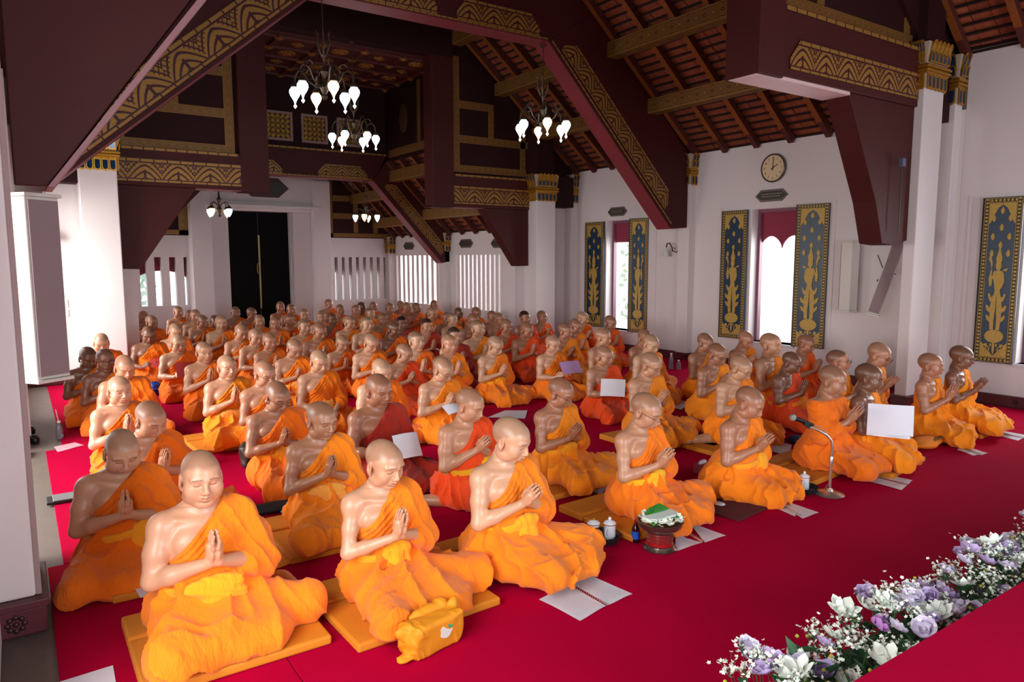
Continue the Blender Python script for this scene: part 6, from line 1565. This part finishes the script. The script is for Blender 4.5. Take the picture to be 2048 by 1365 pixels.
# cups on trays
WHP = mat('white_porcelain', '#dfe0e6', .15, var=.03); GLD = mat('gold_line', '#c9982f', .25, .9); BROWNP = mat('brown_porcelain_band', '#5c2a1e', .2); TRAYM = mat('smoky_glass_tray', '#2a3036', .12, var=.3, Transmission_Weight=.3)
def cup(x, y, z, label, deco=False, s=1.):
    e = empty('lidded_cup', (x, y, z), .4, label, 'cup', 'white lidded cups on trays'); e.scale = (s, s, s)
    MB().lathe([(0, 0), (.034, 0), (.037, .01), (.038, .10), (.036, .10), (.0, .012)], 22).build('cup_body', WHP, e, smooth=True)
    if deco: MB().lathe([(.0385, .05), (.0390, .052), (.0390, .085), (.0385, .087)], 22).build('cup_band', BROWNP, e, smooth=True)
    MB().lathe([(.042, .101), (.042, .106), (.030, .118), (.006, .125)], 22).build('cup_lid', WHP, e, smooth=True); MB().lathe([(.0425, .099), (.043, .102), (.0425, .104)], 22).build('rim_line', GLD, e, smooth=True)
    MB().lathe([(.005, .123), (.011, .132), (.009, .142), (0, .148)], 12).build('lid_knob', GLD if deco else WHP, e, smooth=True)
    MB().tube([(-.037, 0, .085), (-.06, 0, .08), (-.064, 0, .055), (-.055, 0, .03), (-.036, 0, .025)], .005, 6).build('cup_handle', WHP, e, smooth=True)
def tray(x, y, r, label):
    e = empty('serving_tray', (x, y, .001), 0, label, 'tray'); MB().lathe([(0, 0), (r*.8, 0), (r, .045), (r*.97, .048), (r*.78, .008), (0, .008)], 12).build('tray_dish', TRAYM, e)
g = at(1212, 1084, Z=0); tray(g.x, g.y+.02, .115, 'dark faceted glass tray with two cups by the silver bowl'); cup(g.x-.055, g.y+.06, .012, 'cup with brown band and gold knob on the tray by the bowl', True); cup(g.x+.03, g.y+.0, .012, 'plain white lidded cup on the tray by the bowl')
g = at(1616, 984, Z=0); tray(g.x-.03, g.y+.02, .115, 'dark glass tray with two cups beside the microphone'); cup(g.x-.08, g.y+.08, .012, 'rear white lidded cup left of the microphone', s=1.05); cup(g.x-.01, g.y+.03, .012, 'front white lidded cup left of the microphone')
g = at(1271, 1085, Z=0); e = bottle(g.x, g.y, 'small red-capped bottle with a blue label beside the bowl', .145, .026, mat('dark_amber_glass', '#2c0a10', .08), mat('red_cap', '#8e1018', .3)); MB().lathe([(.0265, .025), (.0265, .075)], 18).build('bottle_label', mat('blue_label', '#1d4fb4', .4), e, smooth=True)
MB().lathe([(0, -.028), (.010, -.0282), (.010, -.0275), (0, -.0272)], 12, (0, 0, .05), Matrix.Rotation(PI/2, 3, 'X') @ Matrix.Scale(1, 3)).build('label_emblem', mat('yellow_emblem', '#d8c24a', .5), e) if False else None
# silver pedestal bowl with flowers and banana leaf
SILV = mat('tarnished_silver', '#8d8378', .25, .9, var=.4, scale=40, bump=.5, bscale=60); REDL = mat('red_lacquer', '#9c0f14', .25, var=.1); LEAFG = mat('banana_leaf_green', '#2f7a2c', .45, var=.3, scale=12)
g = at(1324, 1100, Z=0); e = empty('pedestal_bowl', (g.x, g.y+.02, .001), 0, 'silver pedestal bowl with red foot, heaped with white flowers and folded leaf', 'bowl')
MB().lathe([(0, 0), (.100, 0), (.105, .012), (.092, .022), (.090, .032), (.084, .036)], 32).build('foot_ring', SILV, e, smooth=True)
MB().lathe([(.082, .034), (.078, .10), (.074, .115)], 32).build('foot_drum', REDL, e, smooth=True)
fr = MB()
for k in range(40):
    a = 2*PI*k/40; c, s = math.cos(a), math.sin(a); fr.tube([(.081*c, .081*s, .055), (.0785*c, .0785*s, .112)], .0022, 4)
for z in (.055, .075, .095, .112): fr.lathe([(.080, z), (.083, z+.002), (.080, z+.004)], 32)
fr.build('silver_fretwork', SILV, e)
MB().lathe([(.074, .115), (.10, .125), (.132, .15), (.142, .175), (.146, .185), (.138, .187), (.12, .16), (.0, .14)], 40).build('bowl_body', SILV, e, smooth=True)
WHF = mat('white_blossom', '#e6ebdf', .6, var=.06); rr = random.Random(3)
def blossom(r, n=5, m=WHF, cup_=.35):
    b = MB()
    for k in range(n):
        a = 2*PI*k/n; c, s = math.cos(a), math.sin(a); i = len(b.v); w = r*.42
        pts = [(0, 0, 0), (.45*r, -w, cup_*r*.5), (r, -w*.2, cup_*r), (r, w*.2, cup_*r), (.45*r, w, cup_*r*.5)]
        b.v += [(x*c-y*s, x*s+y*c, z) for x, y, z in pts]; b.face((i, i+1, i+2, i+3, i+4))
        b.v += [(x*c-y*s, x*s+y*c, z-r*.05) for x, y, z in pts]; b.face((i+9, i+8, i+7, i+6, i+5))
    b.ball((0, 0, r*.12), r*.14, 6, 4); return b
bm_ = blossom(.02, 5).mesh('flower_head'); bm_.materials.append(WHF)
for k in range(46):
    a = rr.uniform(0, 2*PI); q = rr.uniform(.75, 1.)*.125; inst(bm_, 'flower_head', e, (q*math.cos(a), q*math.sin(a), .185+rr.uniform(0, .03)), (rr.uniform(-.6, .6), rr.uniform(-.6, .6), a), (rr.uniform(.8, 1.3),)*3)
for k, (x, y) in enumerate(((.13, -.04), (.15, .0), (.12, .08), (.14, -.07))): o = inst(bm_, 'orchid', e, (x, y, .19), (.6, .2, k)); 
b = MB(); b.prism([(-.12, -.03), (-.08, -.055), (.09, -.055), (.12, -.03), (.12, .035), (-.12, .035)], 2, .205, .222); b.build('folded_paper', mat('pale_green_paper', '#d5e2da', .5), e)
b = MB()
b.hexa([(-.13, -.062, .19), (.12, -.062, .19), (.12, -.05, .20), (-.13, -.05, .20), (-.13, -.066, .205), (.12, -.066, .205), (.12, -.05, .21), (-.13, -.05, .21)])
for k in range(3): b.hexa([(-.10+k*.03, .03, .20), (.06+k*.02, .03, .20), (.05+k*.02, .10, .20), (-.05+k*.03, .10, .20), (-.10+k*.03, .03, .21+k*.01), (.06+k*.02, .03, .215+k*.01), (.02+k*.02, .07, .25+k*.006), (-.03+k*.03, .07, .25+k*.004)])
b.build('banana_leaf', LEAFG, e)
# microphone on a gooseneck stand
CHR = mat('polished_chrome', '#d2c2b8', .26, .85, var=.05); BLK = mat('black_microphone', '#0e0e10', .35)
g = at(1659, 990, Z=0); e = empty('microphone_stand', (g.x, g.y, .001), -.6, 'chrome gooseneck microphone stand with round base on the carpet', 'microphone stand')
MB().lathe([(0, 0), (.105, 0), (.11, .006), (.09, .018), (.03, .03), (.02, .05), (.0, .05)], 36).build('stand_base', CHR, e, smooth=True)
MB().tube([(0, 0, .03), (0, 0, .26)], .011, 10).build('stand_pole', CHR, e, smooth=True); MB().lathe([(.016, .245), (.016, .29), (.012, .30)], 14).build('clutch_ring', CHR, e, smooth=True)
gp = [(0, 0, .29), (.004, 0, .37), (-.006, .0, .425), (-.045, 0, .468), (-.12, .0, .51), (-.19, .0, .535)]; MB().tube(gp, .010, 10).build('gooseneck', CHR, e, smooth=True)
MB().beam((-.18, 0, .53), (-.22, 0, .562), .03, .03).build('microphone_clip', BLK, e)
mc = empty('microphone', (g.x, g.y, .001), -.6, 'black microphone with silver mesh head in the stand clip', 'microphone')
MB().tube([(-.15, 0, .545), (-.285, 0, .595)], [.012, .018], 14).build('microphone_body', BLK, mc, smooth=True); MB().ball((-.308, 0, .603), .027, 16, 10).build('mesh_head', mat('silver_mesh', '#a9a7a4', .4, .6, bump=.8, bscale=700), mc, smooth=True)
cb = MB().tube([(-.145, 0, .543), (-.09, .0, .53), (-.04, .01, .485), (.014, .012, .38), (.018, .01, .25), (.015, .02, .10), (-.03, .05, .012), (-.25, .2, .004), (-.6, .25, .004)], .0035, 6).build('microphone_cable', mat('grey_cable_light', '#8a8078', .5), mc, smooth=True)
# tissues
PK = mat('dusty_pink_box', '#9a3540', .6); g = at(1405, 945, Z=0); e = empty('tissue_box', (g.x, g.y, .001), .2, 'dusty red tissue box with a white tissue behind the bent monk', 'tissue box'); MB().box(-.07, .07, -.05, .05, 0, .075).build('box_body', PK, e, bevel=.004)
lump('tissue', (0, 0, .09), (.05, .03, .022), BLANK, None, None, 21, [(-.05, .0, -.005, .03, .012, .01)], .008, .006, parent=e)
g = at(1438, 1012, Z=0); lump('tissue', (g.x, g.y, .012), (.035, .045, .012), BLANK, 'crumpled white tissue on the dark red mat edge', 'tissue', 22, None, .006, .006)
# thin maroon mat under the bent kneeling monk
g = [at(x, y, Z=0) for x, y in ((1395, 1010), (1455, 1030), (1580, 985), (1500, 955))]
c = (g[0]+g[2])/2; e = empty('floor_mat', (c.x, c.y, 0), .12, 'thin dark maroon folded mat under the kneeling monk left of the microphone', 'mat'); MB().box(-.48, .45, -.24, .34, .001, .014).build('mat_body', mat('dark_maroon_mat', '#4a0d1c', .8), e, bevel=.004)

# ---------------------------------------------------------------- altar platform and flower trough
b = MB(); b.box(1.25, 9.9, Y0+.4, 1.215, .0, .385); S('floor_platform', b, MAROON_D)
b = MB(); b.box(1.24, 9.9, Y0+.4, 1.222, .386, .4); b.box(1.24, 9.9, 1.216, 1.224, .05, .386); o = b.build('red_carpet', CARPET, bevel=.003); tag(o, 'red carpet on the raised platform at the bottom right', 'carpet')
GRN = mat('dark_foliage', '#2c5a33', .6, var=.4, scale=30); LIME = mat('lime_bud', '#a9b32f', .6, var=.2); LIL = mat('lilac_petal', '#b9a3cf', .55, var=.12, scale=30); LIL2 = mat('pale_lilac_petal', '#cfc4dc', .55, var=.08); WHP2 = mat('white_lily_petal', '#e9efe6', .5, var=.05); PINKC = mat('mauve_rose_petal', '#b07ab8', .55, var=.1)
def petal_flower(r, layers, cup0, name, m, pw=.5, tip=1.0):
    b = MB()
    for L, (n, rl, cu) in enumerate(layers):
        for k in range(n):
            a = 2*PI*(k+.5*L)/n; c, s = math.cos(a), math.sin(a); R_ = r*rl; i = len(b.v); rows = 5
            for q in range(rows):
                t = q/(rows-1); w = R_*pw*math.sin(PI*min(1, .12+t*.88*tip))**.7*(1 if t < .99 else .25); x = R_*t*math.cos(cu*t); z = R_*t*math.sin(cu*t)+(-.12*R_*t**3 if cu < .9 else 0)
                for sgn, dz in ((-1, .10), (0, 0), (1, .10)): yy = sgn*w; b.v.append((x*c-yy*s, x*s+yy*c, z+dz*w*2))
            for q in range(rows-1):
                for h in (0, 1): j = i+q*3+h; b.face((j, j+3, j+4, j+1))
    b.ball((0, 0, r*.16), r*.13, 6, 5)
    me = b.mesh(name, True); me.materials.append(m); return me
FL = [petal_flower(.062, [(6, 1, .55), (3, .75, 1.0)], 0, 'lily_flower', WHP2, .30, .95), petal_flower(.050, [(6, 1, .75), (5, .75, 1.05), (4, .5, 1.3)], 0, 'freesia_flower', LIL, .46), petal_flower(.050, [(6, 1, .7), (5, .72, 1.1)], 0, 'freesia_flower', LIL2, .5), petal_flower(.042, [(6, 1, 1.05), (5, .8, 1.25), (4, .55, 1.4), (3, .3, 1.5)], 0, 'rose_flower', PINKC, .6)]
lf = MB(); i = 0
lf.v += [(0, 0, 0), (.03, -.018, .006), (.07, -.02, .008), (.11, 0, -.004), (.07, .02, .008), (.03, .018, .006)]; lf.face((0, 1, 2, 3, 4, 5)); LEAF = lf.mesh('leaf'); LEAF.materials.append(GRN)
bb = blossom(.0085, 5, WHF, .4).mesh('small_blossom')
rr = random.Random(11)
CL = [(1.98, 2.62, 'white baby\'s-breath and lilac flowers at the trough\'s lower left end'), (2.66, 3.12, 'flower clump with a mauve rose and white lily, second from the lower left'), (3.14, 3.62, 'middle flower clump of lilac blooms and white lilies'), (3.64, 4.14, 'flower clump with star-shaped lilac blooms right of the middle'), (4.16, 4.75, 'flower clump running off the right photo edge'), (4.78, 5.6, 'flower clump beyond the right photo edge')]
b = MB(); b.box(1.95, 6.2, 1.27, 1.62, .001, .12); o = b.build('flower_trough', mat('dark_green_trough', '#18261b', .7), bevel=.01); tag(o, 'long dark trough holding the flowers along the platform', 'planter')
for ci, (xa, xb, lab) in enumerate(CL):
    xc = (xa+xb)/2; e = empty('flower_clump', (xc, 1.44, .121), 0, lab, 'flowers', 'flower clumps along the platform edge'); hw = (xb-xa)/2
    def hgt(x, y): return .20+.06*math.sin(xc*7+x*9)-.9*(y-.02)**2*2
    n = 15 if ci < 5 else 6
    placed = []
    for k in range(n*3):
        x, y = rr.uniform(-hw, hw), rr.uniform(-.16, .17)
        if any((x-p[0])**2+(y-p[1])**2 < .065**2 for p in placed): continue
        placed.append((x, y)); t = 3 if (ci == 1 and len(placed) == 1) else rr.choice((0, 0, 1, 1, 2, 2, 2))
        o = inst(FL[t], ('lily_flower', 'freesia_flower', 'freesia_flower', 'rose_flower')[t], e, (x, y, hgt(x, y)+rr.uniform(-.02, .03)), (rr.uniform(-.7, .4)-.1, rr.uniform(-.6, .6), rr.uniform(0, 6.3)), (rr.uniform(1.0, 1.4),)*3)
        if len(placed) >= n: break
    for k in range(20): inst(LEAF, 'leaf', e, (rr.uniform(-hw, hw), rr.uniform(-.16, .17), rr.uniform(.03, .18)), (rr.uniform(-.9, .9), rr.uniform(-1.2, .3), rr.uniform(0, 6.3)), (rr.uniform(.7, 1.3),)*3)
    sb = MB(); st = MB(); src = [tuple(v.co) for v in bb.vertices]; fc = [tuple(p.vertices) for p in bb.polygons]
    for q in range(int(40*hw/.25)):
        cx, cy = rr.uniform(-hw, hw), rr.uniform(-.17, .18); cz = hgt(cx, cy)+rr.uniform(-.02, .05)
        st.tube([(cx*.8, cy*.8, .0), (cx, cy, cz)], .0016, 4)
        for w in range(15):
            x, y, z = cx+rr.gauss(0, .022), cy+rr.gauss(0, .022), cz+rr.gauss(0, .018); M = Euler((rr.uniform(-1, 1), rr.uniform(-1, 1), rr.uniform(0, 6))).to_matrix(); i = len(sb.v)
            for v in src: p = M @ Vector(v); sb.v.append((p.x+x, p.y+y, p.z+z))
            for f in fc: sb.face([i+k for k in f])
            if w % 3 == 0: st.tube([(cx, cy, cz-.03), (x, y, z)], .001, 3)
    sb.build('tiny_blossoms', WHF, e)['kind'] = 'stuff'; st.build('flower_stems', GRN, e)['kind'] = 'stuff'
    lb = MB()
    for q in range(int(14*hw/.25)): lb.ball((rr.uniform(-hw, hw), rr.uniform(-.15, .16), rr.uniform(.10, .2)), .008, 5, 4)
    lb.build('lime_buds', LIME, e)['kind'] = 'stuff'
    fb = MB()
    for q in range(int(60*hw/.25)):
        x, y, z = rr.uniform(-hw, hw), rr.uniform(-.15, .16), rr.uniform(.0, .13); a = rr.uniform(0, 6.3); c_, s_ = math.cos(a), math.sin(a); i = len(fb.v)
        fb.v += [(x, y, z), (x+.05*c_-.018*s_, y+.05*s_+.018*c_, z+.03), (x+.09*c_, y+.09*s_, z+.01), (x+.05*c_+.018*s_, y+.05*s_-.018*c_, z+.03)]; fb.face((i, i+1, i+2, i+3))
    fb.build('foliage', GRN, e)['kind'] = 'stuff'
# foliage outside the windows, overexposed glare painted in as pale greens
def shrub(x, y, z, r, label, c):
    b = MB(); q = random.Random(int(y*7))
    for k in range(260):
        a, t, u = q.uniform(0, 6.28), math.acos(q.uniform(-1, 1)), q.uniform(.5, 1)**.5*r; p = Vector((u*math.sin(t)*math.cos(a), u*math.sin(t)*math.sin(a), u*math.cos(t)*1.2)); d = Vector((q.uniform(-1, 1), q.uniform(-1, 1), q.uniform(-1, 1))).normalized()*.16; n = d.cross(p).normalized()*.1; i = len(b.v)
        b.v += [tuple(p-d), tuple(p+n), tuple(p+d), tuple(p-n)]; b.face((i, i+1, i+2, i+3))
    e = empty('garden_tree', (x, y, z), 0, label, 'tree', 'trees outside the windows'); f = b.build('foliage', mat('glare_green_'+c, c, .9, var=.2), e); f['kind'] = 'stuff'; MB().tube([(0, 0, -z-.2), (0, 0, 0)], [.12, .06], 7).build('trunk', mat('pale_trunk', '#9a8f84', .9), e)
shrub(22, 22.5, 1.0, 1.8, 'washed-out tree seen through the far right window', '#a9b39a'); shrub(20, 16.5, .6, 1.2, 'washed-out low tree seen through the clock window', '#b4b9ae'); shrub(2.2, 27, 1.2, 1.8, 'hazy tree behind the left barred back window', '#9fb0a0')
